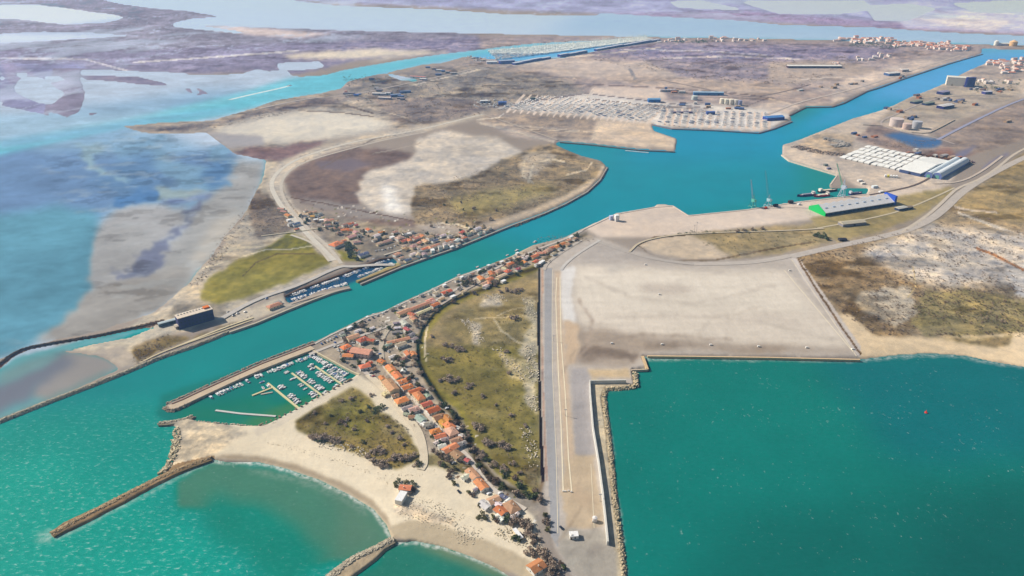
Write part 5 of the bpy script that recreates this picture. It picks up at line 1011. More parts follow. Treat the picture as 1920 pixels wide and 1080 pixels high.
shed(321, 606, 30, 5, 4.5, ab-.02, (200, 214, 218), (90, 110, 120), 'long thin pale canopy reaching left from the shade toned mill block', 'canopy', 'canopy')
shed(336, 614, 9, 7, 4, ab, (224, 210, 190), (160, 150, 140), 'small cream hut at the left foot of the shade toned mill block', 'hut', 'hut', .25)
# twin barrel sheds
a1, L1 = ang_of((1752, 343), (1806, 312))
def barrel(x, y, L, W, h, ang, roof, label):
    X, Y = P(x, y, 2); d = dist_at(x, y); t = root('barrel_roof_shed', X, Y, 2, ang); l = L/2; m = MB(); n = 9; e = MB()
    A = [(W/2*math.cos(PI*i/n), h*.35+h*.65*math.sin(PI*i/n)) for i in range(n+1)]
    for (y0, z0), (y1, z1) in zip(A, A[1:]): m.quad([(-l, y0, z0), (l, y0, z0), (l, y1, z1), (-l, y1, z1)])
    m.build('roof', rm_('barrel_roof', roof, d, .05, .1, .5), t)
    e.box(-l+.1, -W/2+.1, -.5, l-.1, W/2-.1, h*.36)
    for s_ in (-1, 1): e.quad([(s_*(l-.1), y_, z_) for y_, z_ in A][::s_])
    e.build('wall', rm_('shed_wall', (120, 140, 190), d), t); MB().box(-l-.15, -W*.22, 0, -l+.05, W*.22, h*.55).build('door', rm_('door_green', (120, 180, 170), d), t); tag(t, label, 'shed', 'barrel roofed sheds')
barrel(1767, 318, L1*.98, 15, 12, a1, (232, 240, 244), 'white barrel roofed shed with green door, left of its twin'); barrel(1783, 320, L1*.98, 17, 13, a1, (238, 242, 248), 'white barrel roofed shed with blue shaded side, right of its twin')
# white covered stacks of the storage yard
wa_, wl = ang_of((1573, 297), (1690, 322)); s1 = Vector(P(1573, 299)); s2 = Vector(P(1728, 334)); s3 = Vector(P(1628, 275)); ux = (s2-s1)/13; uy = (s3-s1)/5
cm = rm_('white_cover', (252, 250, 250), 1800, .04, .3, .7)
for i in range(10):
    for j in range(5):
        c = s1+ux*(i+.5)+uy*(j+.5); t = root('covered_stack', c.x, c.y, 2, math.atan2(ux.y, ux.x)); rr = random.Random(i*9+j); a = ux.length*rr.uniform(.70, .90)/2; b = uy.length*rr.uniform(.58, .82)/2; hh = rr.uniform(2.6, 4.2)
        MB().box(-a, -b, 0, a, b, hh).build('stack', rm_('crate', (190, 188, 188), 1800), t); m = MB(); m.quad([(-a-.3, -b-.3, hh), (a+.3, -b-.3, hh), (a+.3, 0, hh+.9), (-a-.3, 0, hh+.9)]).quad([(-a-.3, 0, hh+.9), (a+.3, 0, hh+.9), (a+.3, b+.3, hh), (-a-.3, b+.3, hh)]).quad([(-a-.3, -b-.3, hh*.5), (a+.3, -b-.3, hh*.5), (a+.3, -b-.3, hh), (-a-.3, -b-.3, hh)]).build('cover', cm, t)
        tag(t, 'white covered stack, %s from the left in the %s row back of the storage yard' % (ordn(i), ordn(j)), 'covered stack', 'white covered stacks in the storage yard')
c = s1+ux*11.6+uy*2.3; t = shed(1713, 318, ux.length*3.1, uy.length*4.6, 7, math.atan2(ux.y, ux.x), (252, 252, 252), (90, 110, 150), 'square white roofed hall at the right end of the white storage yard', 'storage_hall', 'warehouse', .08)
t.location.x, t.location.y = c.x, c.y
# harbour cranes
def crane(x, y, col, boomcol, hgt, boomL, tilt, ang, label, lat=True):
    X, Y = P(x, y, 2); t = root('harbour_crane', X, Y, 2, ang); d = dist_at(x, y); cmat = rm_('crane_paint', col, d, .08, .3, .5); bmat = rm_('boom_paint', boomcol, d, .08, .3, .5)
    for sx in (-1, 1):
        for sy in (-1, 1): MB().bar((sx*5, sy*5, 0), (sx*2.2, sy*2.2, hgt*.42), .55).box(sx*5-1.3, sy*5-.5, -.1, sx*5+1.3, sy*5+.5, 1).build('leg', cmat, t)
    MB().bar((-4.6, -4.6, 2), (4.6, -4.6, 2), .4).bar((-4.6, 4.6, 2), (4.6, 4.6, 2), .4).bar((-4.6, -4.6, 2), (-4.6, 4.6, 2), .4).bar((4.6, -4.6, 2), (4.6, 4.6, 2), .4).box(-2.6, -2.6, hgt*.40, 2.6, 2.6, hgt*.46).build('portal', cmat, t)
    MB().box(-5, -2.3, hgt*.47, 3.4, 2.3, hgt*.64).box(-6.5, -1.8, hgt*.47, -5, 1.8, hgt*.6).build('machine_house', cmat, t); c_ = MB().box(3.4, -1, hgt*.5, 5.2, 1, hgt*.62).build('cab', bmat, t); MB().box(5.2, -.8, hgt*.54, 5.28, .8, hgt*.6).build('window', tint, c_)
    m = MB().bar((-1.5, -1.2, hgt*.64), (0, 0, hgt), .3).bar((-1.5, 1.2, hgt*.64), (0, 0, hgt), .3).bar((2, -1.2, hgt*.64), (0, 0, hgt), .3).bar((2, 1.2, hgt*.64), (0, 0, hgt), .3); m.build('tower', cmat, t)
    e = Vector((2+boomL*math.cos(tilt), 0, hgt*.6+boomL*math.sin(tilt))); s0 = Vector((2, 0, hgt*.6)); m = MB(); up = Vector((-math.sin(tilt), 0, math.cos(tilt)))
    ch = [(-1, -.9), (1, -.9), (0, 1.0)]; cc = lambda f, k: s0.lerp(e, f)+Vector((0, ch[k][0]*(1.2-.8*f), 0))+up*(ch[k][1]*(1.2-.8*f))
    for k in range(3): m.bar(cc(0, k), cc(1, k), .24)
    N = 12
    for i in range(N):
        for k in range(3): m.bar(cc(i/N, k), cc((i+1)/N, (k+1) % 3), .12)
    m.build('boom', bmat, t); MB().bar((0, 0, hgt), e, .12).bar(e, e+Vector((0, 0, -boomL*.45)), .08).build('cable', dark, t)
    tag(t, label, 'crane', 'harbour cranes on the port quay'); return t
crane(1411, 388, (110, 186, 172), (170, 172, 186), 24, 36, 1.18, 1.9, 'green harbour crane with a grey raised boom, leftmost of the three')
crane(1440, 386, (176, 206, 214), (120, 190, 200), 22, 52, 1.22, 2.0, 'pale blue harbour crane with a very thin raised boom, middle of the three')
crane(1578, 368, (206, 216, 232), (92, 206, 168), 34, 44, 1.12, 2.3, 'tall white harbour crane with a mint green boom in front of the warehouse')
# red base, parked gear and ships
def ship(x, y, L, B, ang, hull, sup, deckc, label, h=3.2):
    X, Y = P(x, y, 0); t = root('cargo_barge', X, Y, 0, ang); d = dist_at(x, y); obj('hull', hull_mesh(L, B, h, rm_('hull_paint', hull, d)), t)
    MB().box(-L*.3, -B*.3, h*.8, L*.2, B*.3, h*1.25).build('hold_cover', rm_('hold', deckc, d), t); w2 = MB().box(-L*.46, -B*.36, h*.8, -L*.34, B*.36, h*2.3).build('wheelhouse', rm_('superstructure', sup, d), t)
    MB().box(-L*.34, -B*.33, h*1.7, -L*.336, B*.33, h*2.1).build('window', tint, w2); MB().bar((-L*.36, 0, h*2.2), (-L*.36, 0, h*3.4), .2).build('mast', alu, t); tag(t, label, 'ship', 'ships moored at the port quay')
aq, _ = ang_of((1500, 378), (1625, 364))
ship(1511, 367, 40, 9, aq+PI, (58, 66, 120), (236, 230, 224), (150, 156, 170), 'blue hulled coaster with pale deck, leftmost ship at the quay')
ship(1540, 368, 34, 9, aq+PI, (190, 44, 52), (246, 238, 226), (226, 214, 200), 'red hulled workboat with cream superstructure moored mid quay')
ship(1552, 359, 44, 9, aq, (52, 46, 60), (250, 240, 226), (236, 220, 196), 'black hulled coaster with cream holds moored outside the red workboat')
ship(1604, 364, 30, 8, aq, (70, 84, 130), (200, 204, 214), (120, 130, 150), 'grey blue barge lying to the right of the white crane')
def block(name, x, y, L, W, h, ang, seen, label, cat, group=None, top=None):
    X, Y = P(x, y, 2); d = dist_at(x, y); t = root(name, X, Y, 2, ang); MB().box(-L/2, -W/2, 0, L/2, W/2, h).build('body', rm_(name, seen, d), t); MB().box(-L/2*.92, -W/2*.9, h, L/2*.92, W/2*.9, h*1.08+.1).build('lid', rm_(name+'_lid', top or [min(255, c*1.15) for c in seen], d), t); tag(t, label, cat, group)
for i, (x, y, c, L, W, h, nm) in enumerate([(1482, 381, (70, 74, 84), 9, 5, 5, 'dark'), (1498, 384, (226, 226, 226), 5, 4, 3, 'white'), (1454, 387, (60, 60, 72), 9, 4, 4, 'black'), (1436, 391, (214, 96, 66), 4, 4, 3, 'red'), (1548, 311, (120, 130, 130), 8, 6, 4, 'green grey'), (1554, 317, (120, 124, 150), 8, 5, 3, 'violet grey'), (1612, 340, (236, 230, 224), 10, 5, 3, 'cream'), (1618, 345, (220, 214, 206), 9, 5, 3, 'beige'), (1640, 352, (214, 220, 230), 12, 6, 4, 'bluish white'), (1652, 361, (225, 225, 230), 9, 5, 3, 'pale'), (1146, 412, (180, 188, 214), 6, 6, 7, 'lilac')]):
    block('cargo_hopper', x, y, L, W, h, aq, c, '%s quayside hopper, %s along the port ground' % (nm, ordn(i)), 'hopper', 'quayside hoppers and bins')
block('cargo_hopper', 1156, 414, 7, 7, 10, aq, (236, 232, 230), 'white quayside hopper beside the lilac one on the open port apron', 'hopper', 'quayside hoppers and bins')
for i in range(5): block('covered_trailer', 1660+i*5.2, 331.5+i*.4, 7, 3.4, 4, 1.2, (240, 238, 235) if i != 1 else (226, 214, 110), '%s of five trailers parked below the white storage yard, from the left' % ordn(i), 'trailer', 'trailers below the storage yard')
# tanks and silos
def tank(x, y, r, h, seen, label, name='storage_tank', cat='tank', group=None, dome=.8):
    X, Y = P(x, y, 2); d = dist_at(x, y); t = root(name, X, Y, 2); MB().cyl(0, 0, -.3, h, r, 0, 28).build('shell', rm_('tank_shell', seen, d, .05, .1, .5), t); MB().cyl(0, 0, h, h+.5, r+.15, 0, 28, cap=dome).build('roof', rm_('tank_roof', [min(255, c*1.04) for c in seen], d, .05), t)
    m = MB()
    for i in range(10): a = 3.6+i*.09; m.box(r*math.cos(a)*1.03-.5, r*math.sin(a)*1.03-.5, h*i/10, r*math.cos(a)*1.03+.5, r*math.sin(a)*1.03+.5, h*i/10+.3)
    m.build('stair', alu, t); tag(t, label, cat, group)
TG = 'storage tanks in the bunded compound'
tank(1679.5, 236, 16.5, 19, (214, 200, 196), 'largest banded storage tank, left of the three in the bund', group=TG); tank(1699.5, 242, 11, 14, (212, 190, 182), 'smallest storage tank, middle of the three in the bund', group=TG); tank(1718, 240, 12, 17, (190, 192, 200), 'grey storage tank, right of the three in the bund', group=TG)
wall_thing("bund_wall", "1618,233 1668,236 1700,246 1738,250 1756,242 1790,224", 2, (206, 192, 176), 4.2, 0, 'low earth bund wall curving round the storage tanks', 'bund wall', 1)
for i, (x, y, r, h, c) in enumerate([(1354, 194, 8, 14, (236, 226, 208)), (1362, 195, 8, 14, (238, 230, 212)), (1371, 196, 8, 15, (232, 222, 206)), (1380, 197, 7, 15, (222, 214, 204)), (1387, 198, 6, 14, (150, 160, 190)), (1302, 187, 9, 11, (206, 214, 210))]):
    tank(x, y, r, h, c, '%s silo from the left beside the bluish works on the northern plain' % ordn((i+1) % 6), 'silo', 'silo', 'silos on the northern plain', 1.5)
for i in range(5): tank(1240+i*6, 172, 6, 7, (190, 186, 190), '%s of five small tanks lined up behind the boatyard works' % ordn(i), 'storage_tank', 'tank', 'small tanks behind the boatyard works')
tank(1115, 977, 2.0, 3.6, (232, 224, 220), 'squat round white tank alone on the edge of the yard strip', 'round_tank', 'tank')
# cement works
shed(1795, 160, 70, 34, 27, -.42, (246, 240, 226), (236, 226, 210), 'huge cream windowless block of the grain works beside the upper canal', 'grain_works', 'works', .05, kind='flat')
for i in range(3): tank(1812+i*5, 163, 7, 30, (66, 90, 140), '%s dark blue silo from the left against the grain works' % ordn(i), 'silo', 'silo', 'dark silos of the grain works')
SH = [(1526, 127, 200, 24, 8, -.02, (250, 246, 240), (90, 84, 110), 'very long white roofed shed alone on the plain'), (1328, 178, 92, 16, 9, -.07, (176, 206, 226), (80, 130, 180), 'long blue sided hall behind the silos on the plain'), (1226, 191, 36, 20, 9, 0, (120, 172, 214), (64, 120, 180), 'blue box shaped works above the boatyard'),
      (1450, 224, 52, 24, 8, .28, (96, 150, 210), (50, 84, 160), 'blue roofed hangar at the right tip of the boatyard'), (1332, 214, 22, 14, 7, .0, (90, 120, 180), (60, 90, 150), 'small blue workshop at the back of the boatyard'), (1278, 212, 60, 8, 4, .0, (130, 124, 150), (100, 96, 130), 'low violet lean to at the back of the boatyard'),
      (950, 119, 60, 20, 12, .34, (186, 200, 220), (36, 84, 160), 'dark blue fronted hangar beside the far marina'), (922, 119, 40, 22, 8, .1, (240, 238, 236), (190, 190, 200), 'white roofed hall left of the dark blue hangar'), (1672, 141, 50, 26, 9, .35, (240, 236, 230), (90, 120, 160), 'white roofed hall on the far canal bank'), (1694, 134, 30, 18, 8, .3, (236, 230, 224), (180, 170, 170), 'smaller white hall upstream of its neighbour'),
      (1768, 176, 34, 22, 8, .5, (170, 168, 190), (60, 74, 130), 'grey roofed shed in the depot by the upper canal'), (1718, 193, 40, 14, 6, .5, (150, 160, 150), (70, 90, 120), 'first of two long sage roofed depot sheds'), (1740, 196, 40, 14, 6, .5, (152, 162, 150), (70, 90, 120), 'second of two long sage roofed depot sheds'), (1772, 202, 50, 22, 8, .5, (232, 228, 226), (66, 80, 130), 'white roofed depot hall with dark blue side'), (1800, 190, 30, 10, 6, .5, (150, 150, 170), (70, 80, 130), 'narrow slate roofed depot shed furthest right'),
      (1850, 176, 26, 16, 8, .2, (210, 210, 220), (90, 104, 150), 'pale shed below the trees of the depot'), (697, 150, 16, 12, 6, 0, (70, 80, 110), (70, 80, 120), 'small dark cabin on the wooded lagoon point'), (668, 180, 14, 9, 5, 0, (90, 120, 190), (80, 110, 170), 'small blue hut by the lagoon road'), (712, 178, 44, 12, 6, -.1, (236, 230, 226), (170, 160, 165), 'white roofed workshop in the lagoon side works'), (722, 186, 40, 12, 6, -.2, (226, 214, 208), (160, 150, 160), 'beige roofed workshop in the lagoon side works'), (742, 181, 30, 12, 7, .4, (150, 170, 200), (60, 80, 140), 'slate blue workshop in the lagoon side works'), (760, 174, 34, 12, 6, .3, (120, 140, 170), (70, 90, 150), 'dark slate shed at the right of the lagoon side works'),
      (784, 146, 60, 9, 5, -.35, (226, 150, 140), (230, 215, 205), 'long pink roofed range beside the little dock'), (794, 150, 24, 10, 5, -.3, (244, 240, 236), (150, 150, 170), 'white roofed hall at the foot of the pink range'), (822, 141, 22, 10, 5, .2, (110, 130, 170), (80, 100, 150), 'slate blue hall behind the pink range'), (908, 192, 24, 14, 6, .1, (240, 238, 236), (170, 170, 180), 'white roofed hall among the stored hulls left of the boatyard'), (942, 196, 24, 12, 8, .1, (90, 130, 200), (60, 90, 170), 'blue roofed hall left of the boatyard'), (999, 187, 16, 8, 6, 0, (90, 120, 120), (70, 90, 100), 'dark green hut at the top left of the boatyard')]
for (x, y, L, W, h, a, rf_, wl_, lb) in SH: shed(x, y, L, W, h, a, rf_, wl_, lb, 'shed', 'shed', group='industrial sheds')
IND = [(1500, 232, 1560, 240, 4), (1560, 212, 1640, 226, 5), (1650, 205, 1700, 214, 5), (1700, 178, 1760, 188, 7), (1760, 184, 1830, 196, 8), (1800, 165, 1900, 172, 9), (1690, 218, 1730, 226, 6), (1240, 168, 1290, 178, 6), (1270, 196, 1400, 204, 9), (1650, 150, 1720, 142, 5), (1550, 165, 1640, 150, 5), (1600, 255, 1650, 262, 4), (1690, 284, 1800, 294, 8), (1850, 230, 1910, 225, 2), (1500, 170, 1540, 165, 2), (880, 108, 930, 118, 8), (700, 168, 770, 190, 10), (800, 128, 860, 140, 10), (640, 172, 690, 184, 4)]
icl = []; ri = random.Random(31); ICOL = [((236, 232, 228), 'white'), ((190, 186, 186), 'grey'), ((110, 136, 180), 'blue'), ((214, 190, 170), 'tan'), ((160, 150, 156), 'mauve'), ((206, 150, 130), 'rusty')]
for x0, y0, x1, y1, n in IND:
    for _ in range(n):
        u = ri.random(); x, y = x0+(x1-x0)*u, y0+(y1-y0)*u+ri.uniform(-5, 5)*(y0/300); c, cn = ri.choice(ICOL)
        if LAND[np.searchsorted(gy, y), np.searchsorted(gx, x)] < .5: continue
        X, Y = P(x, y, 2); d_ = dist_at(x, y); L = ri.uniform(7, 20); W = ri.uniform(5, 11); h = ri.uniform(3, 7); t = root('store_building', X, Y, 2, .5 if x > 1500 else -.05)
        MB().box(-L/2, -W/2, -.4, L/2, W/2, h).build('wall', rm_('store_wall', [q*.8 for q in c], d_), t); MB().quad([(-L/2-.3, -W/2-.3, h), (L/2+.3, -W/2-.3, h), (L/2+.3, 0, h+W*.16), (-L/2-.3, 0, h+W*.16)]).quad([(-L/2-.3, 0, h+W*.16), (L/2+.3, 0, h+W*.16), (L/2+.3, W/2+.3, h), (-L/2-.3, W/2+.3, h)]).build('roof', rm_('store_roof', c, d_), t)
        icl.append((x, cn, t))
for i, (x, cn, t) in enumerate(sorted(icl, key=lambda q: q[0])): tag(t, 'small %s store building, %s from the left across the industrial plain' % (cn, ordn(i)), 'store building', 'small store buildings across the industrial plain')
# far marina sheds: a long low line of dark blue boat sheds
f0, f1 = (962, 122), (1236, 76)
for i in range(16):
    u = (i+.5)/16; x, y = f0[0]+(f1[0]-f0[0])*u, f0[1]+(f1[1]-f0[1])*(u**.94)
    if i in (4, 8): continue
    A = ang_of((x-9, y+1.5), (x+9, y-1.5)); shed(x, y, A[1]*.93, 16, 7+(i % 3), A[0], (210, 216, 228), (46, 92, 160), '%s dark blue boat shed from the left in the long line behind the far marina' % ordn(i), 'boat_shed', 'boat shed', .1, 'boat sheds of the far marina', kind='flat')
# yachts of the far marina: individually those that show largest, the rest as one mass
rr = random.Random(8); far = []
for row in range(10):
    for i in range(120):
        u = i/119; bx, by = 932+u*288, 113-u*38; tp = row/9
        x, y = bx+rr.uniform(-2, 2)-tp*14, by-tp*(17-u*13)+rr.uniform(-.3, .3)
        if (i % 9 == 4): continue
        far.append((x, y))
far.sort(key=lambda q: -q[1]); m = MB()
for i, (x, y) in enumerate(far):
    X, Y = P(x, y); s = rr.uniform(1.3, 2.3)
    if i < 110:
        kd = rr.choice(['sail', 'cabin', 'big', 'sail']); o = put_far('moored_yacht', kd, X, Y, rr.uniform(-.3, .3)+.8, s, 1.2); tag(o, 'x', 'yacht', 'yachts along the near edge of the far marina')
    else:
        m.box(X-4*s, Y-3*s, .3, X+4*s, Y+3*s, 2.4*s); m.box(X-.25*s, Y-.25*s, 1, X+.25*s, Y+.25*s, 9*s)
tag(m.build('yacht_fleet', rm_('yacht_fleet', (244, 244, 248), 3600)), kind='stuff')
ys = sorted([o for o in D.objects if o.name.startswith('moored_yacht')], key=lambda o: math.atan2(o.location.x, o.location.y))
for i, o in enumerate(ys): o['label'] = 'white yacht, %s from the left along the near edge of the far marina' % ordn(i)
# stored hulls left of the boatyard
for i in range(70):
    u = rr.random(); x, y = (885+u*70+rr.uniform(-3, 3), 190+rr.random()*14-u*2) if i < 46 else (872+u*62, 107+u*3+rr.random()*9)
    X, Y = P(x, y); o = put_far('stored_boat', rr.choice(['cabin', 'sail']), X, Y, rr.random()*3, 1.2); tag(o, 'x', 'boat', 'hulls stored on the lot left of the boatyard')
ys = sorted([o for o in D.objects if o.get('group') == 'hulls stored on the lot left of the boatyard'], key=lambda o: math.atan2(o.location.x, o.location.y))
for i, o in enumerate(ys): o['label'] = 'stored hull, %s from the left on the lots west of the boatyard' % ordn(i)
# town behind the plain
def town(boxes, label, group, det=0):
    lst = []
    for (x0, y0, x1, y1, n, cols_, sz) in boxes:
        for _ in range(n):
            x, y = rr.uniform(x0, x1), rr.uniform(y0, y1); X, Y = P(x, y, 2); d = dist_at(x, y); c = rr.choice(cols_); L, W, h = sz*rr.uniform(.8, 1.6), sz*.7, rr.uniform(4, 9)*(1 if rr.random() > .1 else 2)
            m = MB().box(-L/2, -W/2, -.5, L/2, W/2, h).quad([(-L/2-.5, -W/2-.5, h), (L/2+.5, -W/2-.5, h), (L/2+.5, 0, h+W*.2), (-L/2-.5, 0, h+W*.2)], 1).quad([(-L/2-.5, 0, h+W*.2), (L/2+.5, 0, h+W*.2), (L/2+.5, W/2+.5, h), (-L/2-.5, W/2+.5, h)], 1).quad([(L/2, -W/2, h), (L/2, W/2, h), (L/2, 0, h+W*.2)]).quad([(-L/2, W/2, h), (-L/2, -W/2, h), (-L/2, 0, h+W*.2)])
            o = m.build('town_house', [rm_('town_wall', (232, 220, 212), d, .05), rm_('town_roof', c, d, .05)]); o.location = (X, Y, 2); o.rotation_euler = (0, 0, rr.choice((0, .3, 1.57, -.2))); lst.append((x, o))
    lst.sort(key=lambda q: q[0])
    for i, (_, o) in enumerate(lst): tag(o, label % ordn(i), 'house', group)
TR = [(214, 160, 148), (222, 150, 130), (206, 176, 170), (226, 190, 178), (232, 226, 226)]
town([(1565, 73, 1600, 80, 10, TR[2:], 17), (1600, 73, 1675, 82, 54, TR, 18)], 'pale roofed town house, %s from the left on the left side of town', 'houses on the left side of the town')
town([(1676, 80, 1735, 88, 50, TR, 16), (1738, 82, 1780, 93, 60, TR, 16), (1780, 87, 1818, 97, 46, TR, 16)], 'pink roofed town house, %s from the left in the town centre', 'houses in the town centre')
town([(1852, 114, 1885, 124, 22, TR, 15), (1878, 120, 1920, 138, 20, TR, 16), (1800, 150, 1900, 160, 8, TR[2:], 14), (1900, 110, 1925, 120, 6, TR, 15)], 'pale town house, %s from the left on the near bank of the canal head', 'houses on the near bank of the canal head')
town([(1330, 72, 1440, 79, 20, TR[2:], 14), (1230, 74, 1330, 80, 14, TR[2:], 14)], 'scattered pale roofed house, %s from the left along the river bank', 'scattered houses along the river bank')
town([(1605, 104, 1640, 116, 8, TR[2:], 12), (1562, 118, 1580, 124, 5, TR[2:], 12), (1640, 100, 1670, 112, 6, TR[2:], 12)], 'small outlying house, %s from the left on the allotment ground', 'outlying houses on the allotment ground')
tank(1867, 85, 9, 18, (240, 240, 240), 'white round tower on the strip of land beyond the canal head', 'silo', 'silo', None, 4); tank(1899, 86, 16, 18, (230, 196, 160), 'domed ochre silo on the strip of land beyond the canal head', 'silo', 'silo', None, 8)
shed(1882, 85, 60, 20, 9, 0, (240, 240, 240), (200, 200, 210), 'white hall between the white tower and ochre silo', 'shed', 'shed')
# scrap and gravel by the port
armour("1545,262 1575,268 1590,274 1560,276", 260, 10, 3, (176, 172, 168), 41, 2, 5, 'scrap_heap', 2.0)
armour("1490,276 1520,284 1560,290 1580,292", 200, 16, 2, (150, 138, 132), 42, 1, 4, 'scrap_heap', 2.0)
armour("1700,290 1740,296 1790,304", 120, 14, 3, (120, 98, 92), 43, 2, 5, 'scrap_heap', 2.0); armour("1800,310 1820,305", 60, 10, 3, (120, 110, 120), 44, 2, 5, 'scrap_heap', 2.0)
# jetty structure
# small landing stage on the tip, red buoy, lamp masts, pylons
wall_thing("landing_stage", "1172,282 1216,286", 3, (236, 236, 236), 1.6, -.5, 'small white landing stage on the dark stone edge of the sandy tip', 'landing stage')
X, Y = P(1736, 774); t = root('buoy', X, Y, 0); MB().cyl(0, 0, -.6, .7, 1.5, 0, 16).build('float', plain('red_paint', (.75, .06, .04), .05, 1, .5), t); MB().cyl(0, 0, .7, 3.2, .7, 0, 10, .25).build('tower', plain('red_paint', (.75, .06, .04), .05, 1, .5), t); tag(t, 'lone red buoy floating on the eastern basin', 'buoy')
mast_m = plain('galvanised', (.4, .4, .4), .1, 1, .6)
mp = None
for i, (x, y, h) in enumerate([(1305, 440, 22), (1301, 438, 15), (1518, 404, 20), (762, 578, 8), (757, 580, 6), (1236, 190, 20), (1278, 178, 18), (1060, 780, 8), (1122, 800, 8), (1038, 640, 8), (1125, 940, 8)]):
    X, Y = P(x, y, 2); t = root('light_mast', X, Y, 2); MB().cyl(0, 0, 0, h, .28, 0, 8, .14).build('pole', mast_m, t); MB().box(-1.4, -.3, h-.3, 1.4, .3, h+.25).build('lamp_head', mast_m, t); tag(t, '%s thin grey light mast from the list of masts, at %s' % (ordn(i), ['the loop yard', 'the loop yard, shorter', 'the warehouse corner', 'the canal jetty', 'the canal jetty, shorter', 'the blue works', 'the small tanks', 'the cream lanes', 'the sea wall', 'the upper cream lanes', 'the lower sea wall'][i]), 'light mast', 'light masts')
for o in D.objects:
    if o.name.startswith('light_mast'): o['label'] = 'thin grey light mast standing by '+o['label'].split(' at ')[1]
# concrete blocks on the great yard
cb_ = mesh('concrete_block', *(lambda m: (m.v, m.f))(MB().box(-1.2, -.8, 0, 1.2, .8, 1.3).box(-.6, -.4, 1.3, .6, .4, 1.5)), mat=plain('concrete', (.72, .7, .66), .1, 1, .8))
for i, (x, y) in enumerate([(1147, 647), (1241, 649), (1332, 650), (1422, 653), (1512, 655), (1598, 658), (1236, 555), (1480, 510), (1210, 499), (1066, 924), (1060, 925), (1071, 926), (1056, 925)]):
    o = obj('concrete_block', cb_); o.location = (*P(x, y), 2.1); s = 1.2 if i < 9 else .7; o.scale = (s, s, s); tag(o, 'pale concrete block, %s of the scattered blocks on the great yard from the left' % ordn(i), 'concrete block', 'concrete blocks on the great yard')
for i, o in enumerate(sorted([o for o in D.objects if o.name.startswith('concrete_block')], key=lambda o: o.location.x)): o['label'] = 'pale concrete block, %s from the left on the great yard' % ordn(i)
# parked cars
def car_proto(col, nm):
    t = root('parked_car', 0, 0); body = plain('car_paint', col, .03, 1, .3, 0, .5)
    vs = [(-2.1, z) for z in (.35, .85)]
    prof = [(-2.1, .35), (2.1, .35), (2.15, .75), (1.2, .95), (.6, 1.42), (-1.1, 1.45), (-1.9, .98), (-2.12, .9)]
    m = MB(); n = len(prof); m.quad([(x, -.85, z) for x, z in prof]).quad([(x, .85, z) for x, z in prof][::-1])
    for i in range(n): a, b = prof[i], prof[(i+1) % n]; m.quad([(a[0], -.85, a[1]), (a[0], .85, a[1]), (b[0], .85, b[1]), (b[0], -.85, b[1])])
    m.build('body', body, t); MB().quad([(1.17, -.75, .985), (1.17, .75, .985), (.64, .72, 1.40), (.64, -.72, 1.40)]).quad([(-1.16, .72, 1.44), (-1.86, .75, 1.02), (-1.86, -.75, 1.02), (-1.16, -.72, 1.44)]).box(-1.0, -.865, 1.0, .6, .865, 1.34).build('window', tint, t)
    for x in (-1.3, 1.3):
        for s_ in (-1, 1):
            m = MB(); k = 12; c = [(x+.33*math.cos(6.283*i/k), .33+.33*math.sin(6.283*i/k)) for i in range(k)]
            m.quad([(a, s_*.87, b) for a, b in c]); m.quad([(a, s_*.68, b) for a, b in c])
            for i in range(k): a, b = c[i], c[(i+1) % k]; m.quad([(a[0], s_*.68, a[1]), (b[0], s_*.68, b[1]), (b[0], s_*.87, b[1]), (a[0], s_*.87, a[1])])
            m.build('wheel', dark, t)
    return t
CARS = [('white', car_proto((.75, .75, .75), 'w')), ('silver', car_proto((.4, .41, .43), 's')), ('dark', car_proto((.04, .045, .06), 'd')), ('blue', car_proto((.05, .12, .35), 'b')), ('red', car_proto((.4, .04, .03), 'r'))]
used_c = set(); cl = []
def car(x, y, a, where):
    ci = rr.choice([0, 0, 0, 1, 1, 2, 2, 3, 4]); nm, p = CARS[ci]; o = p if ci not in used_c else copy_tree(p); used_c.add(ci)
    o.location = (*P(x, y, 2.35), 2.32); o.rotation_euler = (0, 0, a); tag(o, nm, 'car', 'cars parked '+where); cl.append((where, x, o))
for i in range(9): car(603+i*5.5, 645-i*2.6, CANAL_A+1.4, 'by the head of the marina jetty')
for i in range(16): car(628+i*8+rr.uniform(-1, 1), 631-i*3.9, CANAL_A+rr.choice((0, 1.5)), 'along the canal front')
for i in range(14): car(626+rr.uniform(0, 60), 655+rr.uniform(-14, 10), rr.random()*3, 'on the marina square')
for (x, y) in [(860, 922), (938, 925), (942, 931), (948, 935), (917, 926), (851, 868), (722, 738), (838, 766), (712, 664), (728, 660), (707, 640), (694, 705), (700, 706), (696, 700), (838, 812), (816, 800), (1052, 990), (888, 925)]: car(x, y, STREET_A+rr.choice((0, 1.57)), 'along the village street')
for (x, y) in [(566, 408), (570, 404), (578, 407), (596, 408), (600, 409), (705, 471), (711, 470), (717, 469), (722, 468), (728, 466), (733, 465), (740, 462), (745, 460), (641, 458), (650, 470)]: car(x, y, CANAL_A+1.4, 'in the north bank hamlet')
for (x, y) in [(428, 586), (438, 592), (446, 588), (460, 585), (500, 560), (700, 486), (690, 490)]: car(x, y, CANAL_A, 'on the track behind the narrow marina')
for i in range(9): car(1246+i*9, 235.2+i*1.3-2, .2, 'at the front of the boatyard')
for wh in sorted({c[0] for c in cl}):
    for i, (_, x, o) in enumerate(sorted([c for c in cl if c[0] == wh], key=lambda c: c[1])): o['label'] = '%s car, %s from the left of those parked %s' % (o['label'], ordn(i), wh)
